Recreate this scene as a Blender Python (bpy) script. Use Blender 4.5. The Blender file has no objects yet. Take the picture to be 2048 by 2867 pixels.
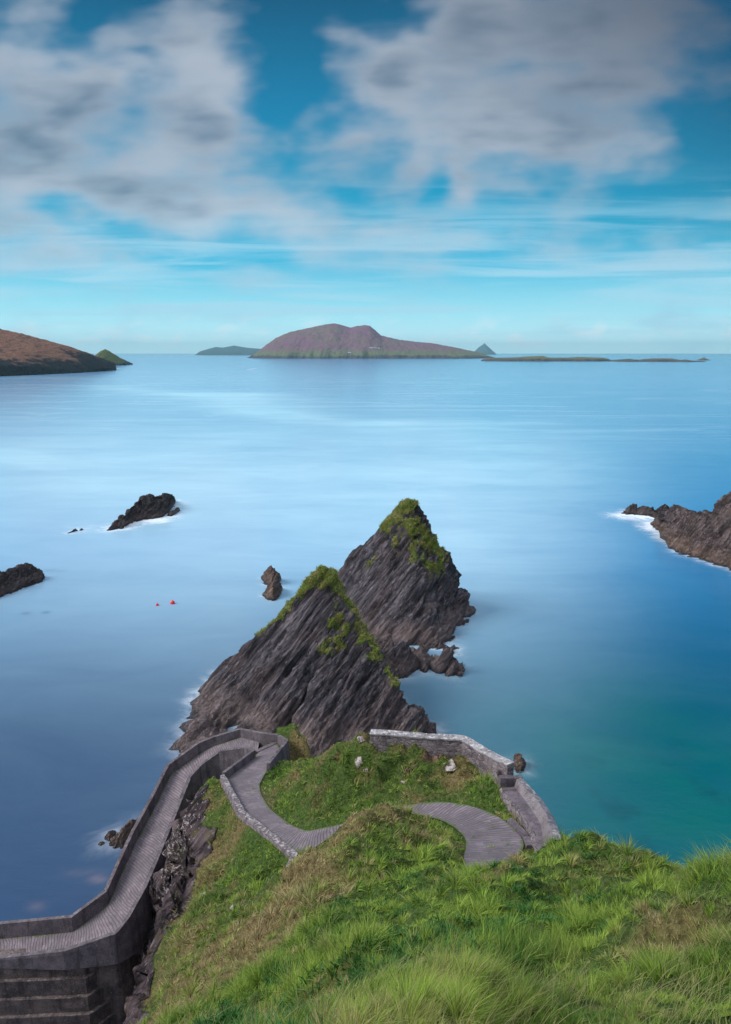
import bpy, math, random
import numpy as np
from mathutils import Vector, Matrix

random.seed(7)
rng = np.random.default_rng(11)
SC = bpy.context.scene
COL = SC.collection

# ------------------------------------------------------------------ camera
F = 1911.0; CX = 1024.0; CY = 1433.5; HC = 40.0
PITCH = math.atan((1433.5 - 987) / F)
_c, _s = math.cos(PITCH), math.sin(PITCH)
cam_d = bpy.data.cameras.new('camera')
cam = bpy.data.objects.new('camera', cam_d); COL.objects.link(cam)
cam.location = (0, 0, HC)
cam.rotation_euler = (math.pi / 2 - PITCH, 0, 0)
cam_d.sensor_fit = 'VERTICAL'; cam_d.sensor_height = 36.0
cam_d.lens = 36.0 * F / 2867.0
cam_d.clip_start = 0.1; cam_d.clip_end = 200000
SC.camera = cam
SC.render.resolution_x = 731; SC.render.resolution_y = 1024
SC.view_settings.view_transform = 'Standard'
SC.view_settings.look = 'None'
SC.view_settings.exposure = 0.1
SC.view_settings.gamma = 1.0


def ray(u, v):
    a = (u - CX) / F; b = (v - CY) / F
    return a, _c - b * _s, -_s - b * _c


def Y(u, v, y):
    "point seen at photo pixel (u, v) that stands y metres ahead"
    a, b, d = ray(u, v)
    return (a / b * y, y, HC + d / b * y)


def Z(u, v, z=0.0):
    "point seen at photo pixel (u, v) that lies at height z"
    a, b, d = ray(u, v); t = (z - HC) / d
    return (a * t, b * t, z)


def tag(o, label=None, cat=None, group=None, kind=None):
    if label: o['label'] = label
    if cat: o['category'] = cat
    if group: o['group'] = group
    if kind: o['kind'] = kind
    return o


# ------------------------------------------------------------------ node helper
class NT:
    def __init__(s, tree):
        s.t = tree; s.n = tree.nodes; s.l = tree.links; s.n.clear()

    def node(s, typ, **kw):
        n = s.n.new(typ)
        for k, v in kw.items(): setattr(n, k, v)
        return n

    def put(s, sock, val):
        if isinstance(val, bpy.types.NodeSocket): s.l.new(val, sock)
        else: sock.default_value = val

    def math(s, op, a, b=0.0, c=0.0, clamp=False):
        n = s.node('ShaderNodeMath', operation=op, use_clamp=clamp)
        s.put(n.inputs[0], a); s.put(n.inputs[1], b); s.put(n.inputs[2], c)
        return n.outputs[0]

    def mul(s, a, b): return s.math('MULTIPLY', a, b)
    def add(s, a, b): return s.math('ADD', a, b)
    def sub(s, a, b): return s.math('SUBTRACT', a, b)

    def ss(s, x, lo, hi, a=0.0, b=1.0):
        n = s.node('ShaderNodeMapRange', interpolation_type='SMOOTHSTEP')
        s.put(n.inputs['Value'], x); s.put(n.inputs['From Min'], lo); s.put(n.inputs['From Max'], hi)
        s.put(n.inputs['To Min'], a); s.put(n.inputs['To Max'], b)
        return n.outputs['Result']

    def mix(s, f, a, b, mode='MIX'):
        n = s.node('ShaderNodeMix', data_type='RGBA', blend_type=mode)
        s.put(n.inputs[0], f)
        s.put(n.inputs[6], a if isinstance(a, bpy.types.NodeSocket) else (*a, 1) if len(a) == 3 else a)
        s.put(n.inputs[7], b if isinstance(b, bpy.types.NodeSocket) else (*b, 1) if len(b) == 3 else b)
        return n.outputs[2]

    def comb(s, x, y, z):
        n = s.node('ShaderNodeCombineXYZ')
        s.put(n.inputs[0], x); s.put(n.inputs[1], y); s.put(n.inputs[2], z)
        return n.outputs[0]

    def sep(s, v):
        n = s.node('ShaderNodeSeparateXYZ'); s.put(n.inputs[0], v)
        return n.outputs[0], n.outputs[1], n.outputs[2]

    def dot(s, v, w):
        n = s.node('ShaderNodeVectorMath', operation='DOT_PRODUCT')
        s.put(n.inputs[0], v); s.put(n.inputs[1], w)
        return n.outputs['Value']

    def vadd(s, v, w):
        n = s.node('ShaderNodeVectorMath', operation='ADD')
        s.put(n.inputs[0], v); s.put(n.inputs[1], w)
        return n.outputs[0]

    def vscale(s, v, k):
        n = s.node('ShaderNodeVectorMath', operation='SCALE')
        s.put(n.inputs[0], v); s.put(n.inputs['Scale'], k)
        return n.outputs[0]

    def noise(s, vec, scale, detail=4, rough=0.5, dist=0.0, out='Fac'):
        n = s.node('ShaderNodeTexNoise')
        s.put(n.inputs['Vector'], vec); s.put(n.inputs['Scale'], scale)
        n.inputs['Detail'].default_value = detail; n.inputs['Roughness'].default_value = rough
        n.inputs['Distortion'].default_value = dist
        return n.outputs[out]

    def voro(s, vec, scale, feature='F1', out='Distance', rnd=1.0):
        n = s.node('ShaderNodeTexVoronoi', feature=feature)
        s.put(n.inputs['Vector'], vec); s.put(n.inputs['Scale'], scale)
        n.inputs['Randomness'].default_value = rnd
        return n.outputs[out]

    def ramp(s, f, stops):
        n = s.node('ShaderNodeValToRGB'); s.put(n.inputs[0], f)
        e = n.color_ramp.elements
        while len(e) < len(stops): e.new(0.5)
        for el, (p, c) in zip(e, stops): el.position = p; el.color = (*c, 1)
        return n.outputs[0]

    def attr(s, name, out='Fac'):
        n = s.node('ShaderNodeAttribute', attribute_name=name)
        return n.outputs[out]

    def bump(s, h, strength, dist=1.0, normal=None):
        n = s.node('ShaderNodeBump'); s.put(n.inputs['Height'], h)
        n.inputs['Strength'].default_value = strength; n.inputs['Distance'].default_value = dist
        if normal is not None: s.put(n.inputs['Normal'], normal)
        return n.outputs[0]


def lin(r, g, b):
    return tuple(((x / 255 + 0.055) / 1.055) ** 2.4 if x > 10 else x / 255 / 12.92 for x in (r, g, b))


# ------------------------------------------------------------------ sky
SUN_EL = math.radians(40); SUN_AZ = (-0.93, -0.08)       # sun stands to the left, high
world = bpy.data.worlds.new('World'); SC.world = world; world.use_nodes = True
W = NT(world.node_tree)
tc = W.node('ShaderNodeTexCoord').outputs['Generated']
dx, dy, dz = W.sep(tc)
yy = W.math('MAXIMUM', dy, 0.08)
sU = W.math('DIVIDE', dx, yy); sW = W.math('DIVIDE', dz, yy)
el = W.math('MAXIMUM', dz, 0.0)
nish = W.node('ShaderNodeTexSky', sky_type='NISHITA')
nish.sun_disc = False; nish.sun_elevation = SUN_EL
nish.sun_rotation = math.atan2(SUN_AZ[0], SUN_AZ[1])
nish.air_density = 1.0; nish.dust_density = 0.4; nish.ozone_density = 2.5
sky_n = W.vscale(nish.outputs[0], 0.085)
grad = W.ramp(el, [(0.0, (0.76, 1.08, 1.16)), (0.05, (0.38, 0.84, 0.98)), (0.12, lin(50, 186, 224)),
                   (0.2, lin(0, 154, 196)), (0.30, lin(0, 124, 168)), (0.42, lin(0, 76, 114))])
# a polarised sky: darkest high on the right
dark = W.mul(W.ss(sU, 0.1, 0.65), W.ss(sW, 0.02, 0.45))
grad = W.mix(dark, grad, lin(0, 62, 100))
base = W.mix(0.94, sky_n, grad)


def px2uw(u, v):
    a, b, d = ray(u, v)
    return a / b, d / b


def blob(u, v, ru, rv, amp):
    "soft elliptical cloud bank, centre and size in photo pixels turned into directions"
    a, b = px2uw(u, v); a2, _ = px2uw(u + ru, v); _, b2 = px2uw(u, v - rv)
    x = W.math('DIVIDE', W.sub(wU, a), a2 - a); y = W.math('DIVIDE', W.sub(wW, b), b2 - b)
    r2 = W.add(W.mul(x, x), W.mul(y, y))
    return W.mul(W.math('POWER', 2.718, W.mul(r2, -1.0)), amp)


uw = W.comb(sU, sW, 0.0)
warp = W.noise(W.comb(W.mul(sU, 1.0), W.mul(sW, 1.6), 3.1), 5.0, 3, 0.5, out='Color')
wr, wg, wb = W.sep(warp)
wU = W.add(sU, W.mul(W.sub(wr, 0.5), 0.16)); wW = W.add(sW, W.mul(W.sub(wg, 0.5), 0.09))
blobs = [(60, 200, 260, 260, 0.85), (330, 100, 110, 60, 0.45), (420, 230, 170, 130, 0.5), (600, 210, 120, 160, 0.85), (660, 60, 110, 45, 0.35), (560, 380, 170, 130, 0.75),
         (250, 430, 330, 160, 0.75), (60, 600, 240, 90, 0.8), (500, 580, 280, 80, 0.75), (720, 560, 110, 60, 0.45), (860, 640, 190, 50, 0.5),
         (140, 735, 260, 50, 0.95), (640, 755, 210, 24, 0.55), (30, 400, 150, 120, 0.4),
         (1130, 200, 120, 110, 0.85), (1060, 140, 60, 80, 0.5), (1430, 230, 300, 210, 1.1), (1780, 260, 160, 170, 0.75), (1700, 60, 260, 90, 0.7),
         (1420, 40, 300, 80, 0.75), (1250, 400, 260, 100, 0.6), (1600, 380, 220, 100, 0.6), (1180, 510, 60, 110, 0.65), (1340, 520, 50, 90, 0.75), (1480, 540, 150, 50, 0.5),
         (970, 490, 110, 60, 0.6), (935, 85, 120, 45, 0.95), (950, 170, 60, 50, 0.45), (1830, 440, 90, 60, 0.3),
         (1450, 690, 500, 40, 0.5), (1100, 640, 300, 60, 0.35), (1750, 745, 350, 36, 0.55), (1980, 120, 150, 100, 0.25)]
holes = [(215, 575, 80, 30, -1.0), (1130, 440, 60, 60, -0.3), (1420, 450, 80, 40, -0.3), (240, 150, 50, 60, -0.4), (850, 250, 130, 120, -0.7), (700, 60, 90, 40, -0.3), (1130, 60, 90, 30, -0.4), (1960, 450, 130, 140, -0.5),
         (230, 60, 50, 60, -0.55), (430, 150, 60, 20, -0.5), (300, 790, 300, 16, -0.3)]
tot = None
for bl in blobs + holes:
    g = blob(*bl); tot = g if tot is None else W.add(tot, g)
# texture of the clouds, drawn out sideways by the wind during the exposure
n1 = W.noise(W.comb(W.mul(sU, 5.2), W.mul(sW, 9.0), 0.7), 1.5, 3.0, 0.5)
n2 = W.noise(W.comb(W.add(W.mul(sU, 4.0), W.mul(sW, 3.0)), W.sub(W.mul(sW, 17.0), W.mul(sU, 2.0)), 4.7), 1.6, 3.5, 0.5, 0.2)
dens = W.add(tot, W.mul(W.sub(n1, 0.5), 2.6))
dens = W.add(dens, W.mul(W.sub(n2, 0.5), 1.1))
cov = W.ss(dens, -0.10, 1.30)
# thin bright streaks low over the sea
n3 = W.noise(W.comb(W.mul(sU, 2.2), W.mul(sW, 34.0), 9.2), 1.3, 5, 0.55, 0.6)
low = W.mul(W.mul(W.ss(n3, 0.42, 0.68), W.ss(sW, 0.01, 0.05)), W.ss(sW, 0.26, 0.1))
# small puffs on the horizon
n4 = W.noise(W.comb(W.mul(sU, 20.0), W.mul(sW, 45.0), 2.2), 1.0, 5, 0.6)
puff = W.mul(W.mul(W.ss(n4, 0.48, 0.66), W.ss(sW, 0.06, 0.02)), W.ss(sW, 0.002, 0.012))
# light and shade inside the clouds
n5 = W.noise(W.comb(W.mul(sU, 4.0), W.mul(sW, 10.0), 6.4), 1.5, 2.5, 0.45, 0.1)
n6 = W.noise(W.comb(W.mul(sU, 7.0), W.mul(sW, 30.0), 1.4), 1.4, 3, 0.5, 0.2)
thick = W.ss(dens, 0.5, 1.9)
shade = W.math('MULTIPLY', W.ss(W.add(W.mul(n5, 0.75), W.mul(n6, 0.25)), 0.36, 0.66), W.add(0.12, W.mul(thick, 0.75)), clamp=True)
lit = W.mix(W.ss(sW, 0.26, 0.10), lin(176, 185, 198), lin(196, 212, 226))
ccol = W.mix(shade, lit, lin(74, 102, 128))
ccol = W.mix(W.mul(W.ss(sW, 0.20, 0.44), W.ss(sU, -0.12, 0.5)), ccol, lin(92, 100, 116))
ccol = W.mix(W.ss(sW, 0.20, 0.04), ccol, lin(158, 204, 228))
col = W.mix(W.mul(low, 0.72), base, lin(176, 220, 240))
col = W.mix(W.mul(puff, 0.75), col, (0.80, 0.92, 0.98))
col = W.mix(W.mul(cov, 0.88), col, ccol)
over = W.math('MAXIMUM', W.ss(el, 0.50, 0.72), W.ss(dy, 0.12, -0.25))
fill_cloud = W.mix(W.ss(W.noise(tc, 2.2, 4, 0.5), 0.35, 0.6), (0.40, 0.56, 0.80), (0.92, 0.95, 1.02))  # unseen bright cloud overhead and behind, added to raise the fill light
col = W.mix(over, col, fill_cloud)
bg = W.node('ShaderNodeBackground'); W.put(bg.inputs[0], col); bg.inputs[1].default_value = 1.0
W.l.new(bg.outputs[0], W.node('ShaderNodeOutputWorld').inputs[0])

sd = bpy.data.lights.new('sun', 'SUN'); sd.energy = 2.9; sd.angle = math.radians(30); sd.color = (1.0, 0.95, 0.90)
sun = bpy.data.objects.new('sun', sd); COL.objects.link(sun)
_h = math.hypot(*SUN_AZ)
sv = Vector((SUN_AZ[0] / _h * math.cos(SUN_EL), SUN_AZ[1] / _h * math.cos(SUN_EL), math.sin(SUN_EL)))
sun.rotation_euler = sv.to_track_quat('Z', 'Y').to_euler()
SC.cycles.max_bounces = 6; SC.cycles.diffuse_bounces = 3; SC.cycles.glossy_bounces = 3
SC.cycles.volume_bounces = 0

# ------------------------------------------------------------------ numpy noise
_perm = np.random.default_rng(5).permutation(256); _perm = np.concatenate([_perm, _perm, _perm])
_g3 = np.random.default_rng(6).normal(size=(256, 3)); _g3 /= np.linalg.norm(_g3, axis=1)[:, None]


def perlin(x, y, z):
    x, y, z = np.broadcast_arrays(np.asarray(x, float), np.asarray(y, float), np.asarray(z, float))
    xi = np.floor(x).astype(int); yi = np.floor(y).astype(int); zi = np.floor(z).astype(int)
    xf = x - xi; yf = y - yi; zf = z - zi
    f = lambda t: t * t * t * (t * (t * 6 - 15) + 10)
    u, v, w = f(xf), f(yf), f(zf)
    xi &= 255; yi &= 255; zi &= 255
    out = 0
    for i in (0, 1):
        wx = u if i else 1 - u
        for j in (0, 1):
            wy = v if j else 1 - v
            for k in (0, 1):
                wz = w if k else 1 - w
                h = _perm[_perm[_perm[xi + i] + yi + j] + zi + k]
                g = _g3[h]
                out = out + wx * wy * wz * (g[..., 0] * (xf - i) + g[..., 1] * (yf - j) + g[..., 2] * (zf - k))
    return out * 1.5


def fbm(x, y, z, octv=4, lac=2.03, gain=0.5):
    a = 1.0; s = 0.0; t = 0.0
    for o in range(octv):
        s = s + a * perlin(x, y, z); t += a
        x = np.asarray(x) * lac + 13.7; y = np.asarray(y) * lac + 5.1; z = np.asarray(z) * lac + 9.3; a *= gain
    return s / t


def sstep(x, a, b):
    t = np.clip((x - a) / (b - a), 0, 1); return t * t * (3 - 2 * t)


class RBF:
    def __init__(s, pts, smooth=0.0, c=0.1):
        s.c2 = c * c
        p = np.array(pts, float); s.c = p[:, :2]; n = len(p)
        d = np.sqrt(((s.c[:, None] - s.c[None]) ** 2).sum(2) + s.c2)
        A = np.zeros((n + 3, n + 3)); A[:n, :n] = -d + np.eye(n) * smooth
        A[:n, n] = 1; A[:n, n + 1:] = s.c; A[n, :n] = 1; A[n + 1:, :n] = s.c.T
        b = np.zeros(n + 3); b[:n] = p[:, 2]
        s.w = np.linalg.lstsq(A, b, rcond=None)[0]; s.n = n

    def __call__(s, X, Yy):
        sh = np.shape(X); x = np.ravel(X); y = np.ravel(Yy); out = np.empty(len(x))
        for i in range(0, len(x), 20000):
            q = np.stack([x[i:i + 20000], y[i:i + 20000]], 1)
            d = np.sqrt(((q[:, None] - s.c[None]) ** 2).sum(2) + s.c2)
            out[i:i + 20000] = -d @ s.w[:s.n] + s.w[s.n] + q @ s.w[s.n + 1:]
        return out.reshape(sh)


# ------------------------------------------------------------------ mesh helper
def mesh_np(name, V, Fc, mat, parent=None, smooth=True, attrs=None, mats=None, midx=None):
    V = np.asarray(V, np.float32); Fc = np.asarray(Fc, np.int32)
    me = bpy.data.meshes.new(name); k = Fc.shape[1]
    me.vertices.add(len(V)); me.vertices.foreach_set('co', V.ravel())
    me.loops.add(Fc.size); me.loops.foreach_set('vertex_index', Fc.ravel())
    me.polygons.add(len(Fc))
    me.polygons.foreach_set('loop_start', np.arange(0, Fc.size, k, dtype=np.int32))
    me.update(calc_edges=True)
    me.polygons.foreach_set('use_smooth', np.full(len(Fc), smooth))
    for m in (mats or [mat]): me.materials.append(m)
    if midx is not None: me.polygons.foreach_set('material_index', np.asarray(midx, np.int32))
    for an, av in (attrs or {}).items():
        av = np.asarray(av, np.float32)
        if av.ndim == 1:
            a = me.attributes.new(an, 'FLOAT', 'POINT'); a.data.foreach_set('value', av)
        else:
            a = me.attributes.new(an, 'FLOAT_COLOR', 'POINT')
            a.data.foreach_set('color', np.concatenate([av, np.ones((len(av), 1), np.float32)], 1).ravel())
    me.validate()
    o = bpy.data.objects.new(name, me); COL.objects.link(o)
    if parent: o.parent = parent
    return o


def grid_faces(nx, ny):
    i = np.arange(nx * ny).reshape(ny, nx)
    return np.stack([i[:-1, :-1].ravel(), i[:-1, 1:].ravel(), i[1:, 1:].ravel(), i[1:, :-1].ravel()], 1)


def cull(V, Fc, keep, attrs=None):
    k = keep[Fc].any(1); Fc = Fc[k]
    used = np.zeros(len(V), bool); used[Fc.ravel()] = True
    idx = np.cumsum(used) - 1
    at = {a: b[used] for a, b in (attrs or {}).items()}
    return V[used], idx[Fc], at


def normals(Xg, Yg, Zg):
    gy, gx = np.gradient(Zg); dxs = np.gradient(Xg, axis=1); dys = np.gradient(Yg, axis=0)
    nx = -gx / dxs; ny = -gy / dys; nz = np.ones_like(nx)
    l = np.sqrt(nx * nx + ny * ny + 1)
    return nx / l, ny / l, nz / l


def ico(sub):
    import bmesh
    bm = bmesh.new(); bmesh.ops.create_icosphere(bm, subdivisions=sub, radius=1)
    V = np.array([v.co[:] for v in bm.verts]); Fc = np.array([[v.index for v in f.verts] for f in bm.faces])
    bm.free(); return V, Fc


# ------------------------------------------------------------------ materials
def new_mat(name):
    m = bpy.data.materials.new(name); m.use_nodes = True
    return m, NT(m.node_tree)


def finish(m, T, col, rough=0.85, normal=None, spec=0.3, **kw):
    b = T.node('ShaderNodeBsdfPrincipled')
    T.put(b.inputs['Base Color'], col if isinstance(col, bpy.types.NodeSocket) else (*col, 1))
    T.put(b.inputs['Roughness'], rough); T.put(b.inputs['Specular IOR Level'], spec)
    for k, v in kw.items(): T.put(b.inputs[k.replace('_', ' ')], v)
    if normal is not None: T.l.new(normal, b.inputs['Normal'])
    T.l.new(b.outputs[0], T.node('ShaderNodeOutputMaterial').inputs[0])
    return m


def basis(d, n):
    d = Vector(d).normalized(); n = Vector(n); n = (n - n.dot(d) * d).normalized(); m = d.cross(n)
    return d, n, m


BED = basis((0.62, 0.18, 0.76), (-0.75, 0.1, 0.6))      # beds of the slate: they rise to the right


def mat_rock(name, bed=BED, base_a=(0.024, 0.021, 0.027), base_b=(0.21, 0.182, 0.205), tide=(0.31, 0.23, 0.22),
             tide_h=3.0, scale=1.0, lichen=0.0):
    m, T = new_mat(name)
    pos = T.node('ShaderNodeNewGeometry').outputs['Position']
    d, n, k = bed
    s = T.comb(T.mul(T.dot(pos, tuple(n)), 1.0), T.mul(T.dot(pos, tuple(k)), 0.55), T.mul(T.dot(pos, tuple(d)), 0.075))
    a = T.noise(s, 1.1 * scale, 8, 0.62, 0.12); b = T.noise(s, 4.5 * scale, 6, 0.6); c = T.noise(pos, 0.25 * scale, 4, 0.6)
    v = T.voro(T.comb(T.dot(pos, tuple(n)), T.dot(pos, tuple(k)), T.mul(T.dot(pos, tuple(d)), 0.22)), 1.5 * scale)
    a0 = T.noise(s, 0.45 * scale, 5, 0.6, 0.2)
    f = T.add(T.add(T.mul(a, 0.40), T.mul(b, 0.30)), T.mul(a0, 0.30))
    col = T.mix(T.ss(f, 0.42, 0.62), base_a, base_b)
    col = T.mix(T.mul(T.ss(c, 0.45, 0.7), 0.55), col, (0.15, 0.105, 0.105))
    col = T.mix(T.mul(T.ss(b, 0.60, 0.72), 0.6), col, (0.33, 0.30, 0.31))
    cr = T.math('ABSOLUTE', T.sub(T.noise(s, 2.2 * scale, 3, 0.55, 0.2), 0.5)); cr2 = T.math('ABSOLUTE', T.sub(T.noise(s, 7.0 * scale, 3, 0.6, 0.3), 0.5))
    crk = T.math('MAXIMUM', T.ss(cr, 0.028, 0.0), T.mul(T.ss(cr2, 0.03, 0.0), 0.6))
    col = T.mix(T.mul(crk, 0.75), col, tuple(q * 0.35 for q in base_a))
    _, _, z = T.sep(pos)
    zz = T.add(z, T.mul(T.sub(c, 0.5), 3.5))
    col = T.mix(T.mul(T.ss(zz, tide_h, tide_h * 0.35), 0.62), col, T.mix(f, (0.12, 0.085, 0.08), tide))
    if lichen:
        li = T.noise(pos, 2.6, 5, 0.65)
        col = T.mix(T.mul(T.ss(li, 0.54, 0.60), T.mul(T.ss(c, 0.40, 0.5), lichen)), col, (0.62, 0.56, 0.54))
    col = T.mix(T.mul(T.ss(z, 0.7, 0.1), 0.7), col, (0.03, 0.026, 0.028))
    veg = T.attr('veg')
    vn = T.add(veg, T.mul(T.sub(T.noise(pos, 1.3, 7, 0.7), 0.5), 1.15))
    vcol = T.mix(T.ss(T.noise(pos, 0.8, 5, 0.6), 0.42, 0.6), (0.16, 0.24, 0.035), (0.34, 0.29, 0.10))
    vcol = T.mix(T.ss(T.noise(pos, 5.0, 4, 0.6), 0.42, 0.66), vcol, (0.07, 0.10, 0.02))
    vm = T.ss(vn, 0.47, 0.55)
    col = T.mix(vm, col, vcol)
    h = T.add(T.mul(a, 0.6), T.add(T.mul(b, 0.3), T.mul(T.noise(s, 15 * scale, 4, 0.6), 0.12)))
    h = T.sub(T.add(h, T.mul(v, 0.25)), T.mul(crk, 0.45))
    h = T.add(h, T.mul(vm, T.mul(T.noise(pos, 6.0, 4, 0.7), 0.4)))
    nb = T.bump(h, 1.0, 0.8 / scale)
    rough = T.ss(z, 0.2, 1.2, 0.35, 0.85)
    return finish(m, T, col, rough, nb, 0.35)


M_stack = mat_rock('slate_rock')
M_brown = mat_rock('brown_rock', base_a=(0.06, 0.045, 0.047), base_b=(0.26, 0.19, 0.18), tide=(0.30, 0.19, 0.12), tide_h=3.5, scale=0.8)
M_skerry = mat_rock('dark_rock', base_a=(0.02, 0.018, 0.02), base_b=(0.12, 0.10, 0.105), tide=(0.20, 0.15, 0.14), tide_h=2.0, scale=0.8)


def mat_ground():
    m, T = new_mat('grassy_ground')
    geo = T.node('ShaderNodeNewGeometry'); pos = geo.outputs['Position']
    dry = T.attr('dry'); rk = T.attr('rock'); li = T.attr('lichen')
    f = T.noise(pos, 1.2, 6, 0.65); g = T.noise(pos, 8.0, 4, 0.6)
    green = T.mix(T.ss(g, 0.3, 0.7), (0.035, 0.06, 0.012), (0.09, 0.15, 0.03))
    straw = T.mix(T.ss(g, 0.3, 0.7), (0.10, 0.075, 0.03), (0.24, 0.19, 0.085))
    col = T.mix(T.ss(T.add(dry, T.mul(T.sub(f, 0.5), 0.8)), 0.35, 0.75), green, straw)
    d, n, k = BED
    s = T.comb(T.dot(pos, tuple(n)), T.mul(T.dot(pos, tuple(k)), 0.7), T.mul(T.dot(pos, tuple(d)), 0.2))
    ra = T.noise(s, 1.6, 8, 0.65, 0.3); rb = T.noise(s, 6.0, 5, 0.6)
    rcol = T.mix(T.ss(ra, 0.38, 0.66), (0.022, 0.017, 0.021), (0.15, 0.110, 0.118))
    rcol = T.mix(T.mul(T.ss(rb, 0.56, 0.68), 0.6), rcol, (0.34, 0.28, 0.29))
    rcol = T.mix(T.mul(T.ss(T.noise(pos, 0.9, 4, 0.6), 0.55, 0.7), 0.5), rcol, (0.13, 0.115, 0.03))
    w = T.noise(T.comb(T.dot(pos, (0.9, 0.3, 0.3)), T.dot(pos, (0.1, 0.8, 0.2)), T.dot(pos, (-0.2, 0.1, 0.5))), 5.5, 4, 0.75)
    rcol = T.mix(T.mul(T.mul(T.ss(T.add(w, T.mul(li, 0.13)), 0.665, 0.70), T.ss(li, 0.1, 0.5)), 0.85), rcol, (0.60, 0.52, 0.52))
    _, _, z = T.sep(pos)
    rcol = T.mix(T.mul(T.ss(z, 2.5, 0.2), 0.6), rcol, (0.035, 0.03, 0.03))
    ea = T.attr('earth')
    rcol = T.mix(T.ss(ea, 0.2, 0.6), rcol, T.mix(g, (0.10, 0.065, 0.045), (0.30, 0.19, 0.14)))
    rm = T.ss(T.add(rk, T.mul(T.sub(f, 0.5), 0.5)), 0.42, 0.56)
    col = T.mix(rm, col, rcol)
    h = T.mix(rm, T.comb(T.mul(g, 0.35), 0, 0), T.comb(T.add(T.mul(ra, 1.0), T.mul(rb, 0.35)), 0, 0))
    hx, _, _ = T.sep(h)
    return finish(m, T, col, 0.9, T.bump(hx, 1.0, 0.7), 0.2)


M_ground = mat_ground()


def mat_blade():
    m, T = new_mat('grass_blades')
    c = T.attr('tint', 'Color')
    b = T.node('ShaderNodeBsdfPrincipled'); T.put(b.inputs['Base Color'], c)
    b.inputs['Roughness'].default_value = 0.6; b.inputs['Specular IOR Level'].default_value = 0.25
    tr = T.node('ShaderNodeBsdfTranslucent'); T.put(tr.inputs[0], c)
    mx = T.node('ShaderNodeMixShader'); mx.inputs[0].default_value = 0.3
    T.l.new(b.outputs[0], mx.inputs[1]); T.l.new(tr.outputs[0], mx.inputs[2])
    T.l.new(mx.outputs[0], T.node('ShaderNodeOutputMaterial').inputs[0])
    return m


M_blade = mat_blade()


def mat_concrete(name, a=(0.070, 0.057, 0.067), b=(0.185, 0.152, 0.172), lichen=0.12, courses=0.0, stone=False):
    m, T = new_mat(name)
    pos = T.node('ShaderNodeNewGeometry').outputs['Position']
    x, y, z = T.sep(pos)
    f = T.noise(pos, 1.3, 7, 0.62); g = T.noise(pos, 14.0, 5, 0.65)
    st = T.noise(T.comb(T.mul(x, 1.0), T.mul(y, 1.0), T.mul(z, 0.12)), 3.5, 4, 0.6)     # run-off stains
    col = T.mix(T.ss(T.add(T.mul(f, 0.55), T.mul(g, 0.45)), 0.36, 0.66), a, b)
    col = T.mix(T.mul(T.ss(st, 0.5, 0.68), 0.55), col, tuple(q * 0.45 for q in a))
    h = T.add(T.mul(g, 0.4), T.mul(f, 0.2))
    if stone:
        vv = T.comb(x, y, T.mul(z, 1.7))
        cell = T.voro(vv, 3.6, out='Color'); cr, _, _ = T.sep(cell)
        edge = T.voro(vv, 3.6, feature='DISTANCE_TO_EDGE')
        col = T.mix(T.mul(T.ss(edge, 0.07, 0.0), 0.75), T.mix(T.mul(cr, 0.5), col, (0.36, 0.31, 0.32)), (0.04, 0.035, 0.038))
        h = T.add(h, T.mul(T.ss(edge, 0.0, 0.12), 0.5))
    if courses:
        zc = T.math('FRACT', T.mul(z, 1.0 / courses))
        ln = T.ss(zc, 0.05, 0.0); ln = T.math('MAXIMUM', ln, T.ss(zc, 0.95, 1.0))
        col = T.mix(T.mul(ln, 0.7), col, tuple(q * 0.35 for q in a))
        h = T.sub(h, T.mul(ln, 0.4))
    geo = T.node('ShaderNodeNewGeometry'); _, _, nz = T.sep(geo.outputs['Normal'])
    top = T.ss(nz, 0.6, 0.9)
    ln2 = T.noise(pos, 5.0, 5, 0.7)
    lm = T.mul(T.ss(T.add(ln2, T.mul(top, 0.09)), 0.62, 0.67), lichen)
    col = T.mix(lm, col, (0.62, 0.6, 0.6))
    return finish(m, T, col, 0.88, T.bump(h, 0.6, 0.06), 0.3)


M_conc = mat_concrete('weathered_concrete')
M_ledge = mat_concrete('smooth_dark_concrete', a=(0.085, 0.068, 0.082), b=(0.19, 0.155, 0.18), lichen=0.04)
M_ledge2 = mat_concrete('smooth_grey_concrete', a=(0.13, 0.11, 0.12), b=(0.26, 0.225, 0.24), lichen=0.12)
M_conc2 = mat_concrete('dark_board_marked_concrete', a=(0.05, 0.040, 0.042), b=(0.19, 0.145, 0.135), lichen=0.18, courses=0.0)
M_stone = mat_concrete('lichened_stone', a=(0.07, 0.055, 0.065), b=(0.21, 0.17, 0.19), lichen=0.55, stone=True)
M_rim = mat_concrete('grey_lichened_rim', a=(0.12, 0.105, 0.115), b=(0.28, 0.25, 0.27), lichen=0.45)
M_cap = mat_concrete('white_lichened_coping', a=(0.14, 0.13, 0.14), b=(0.42, 0.395, 0.41), lichen=0.75)


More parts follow.
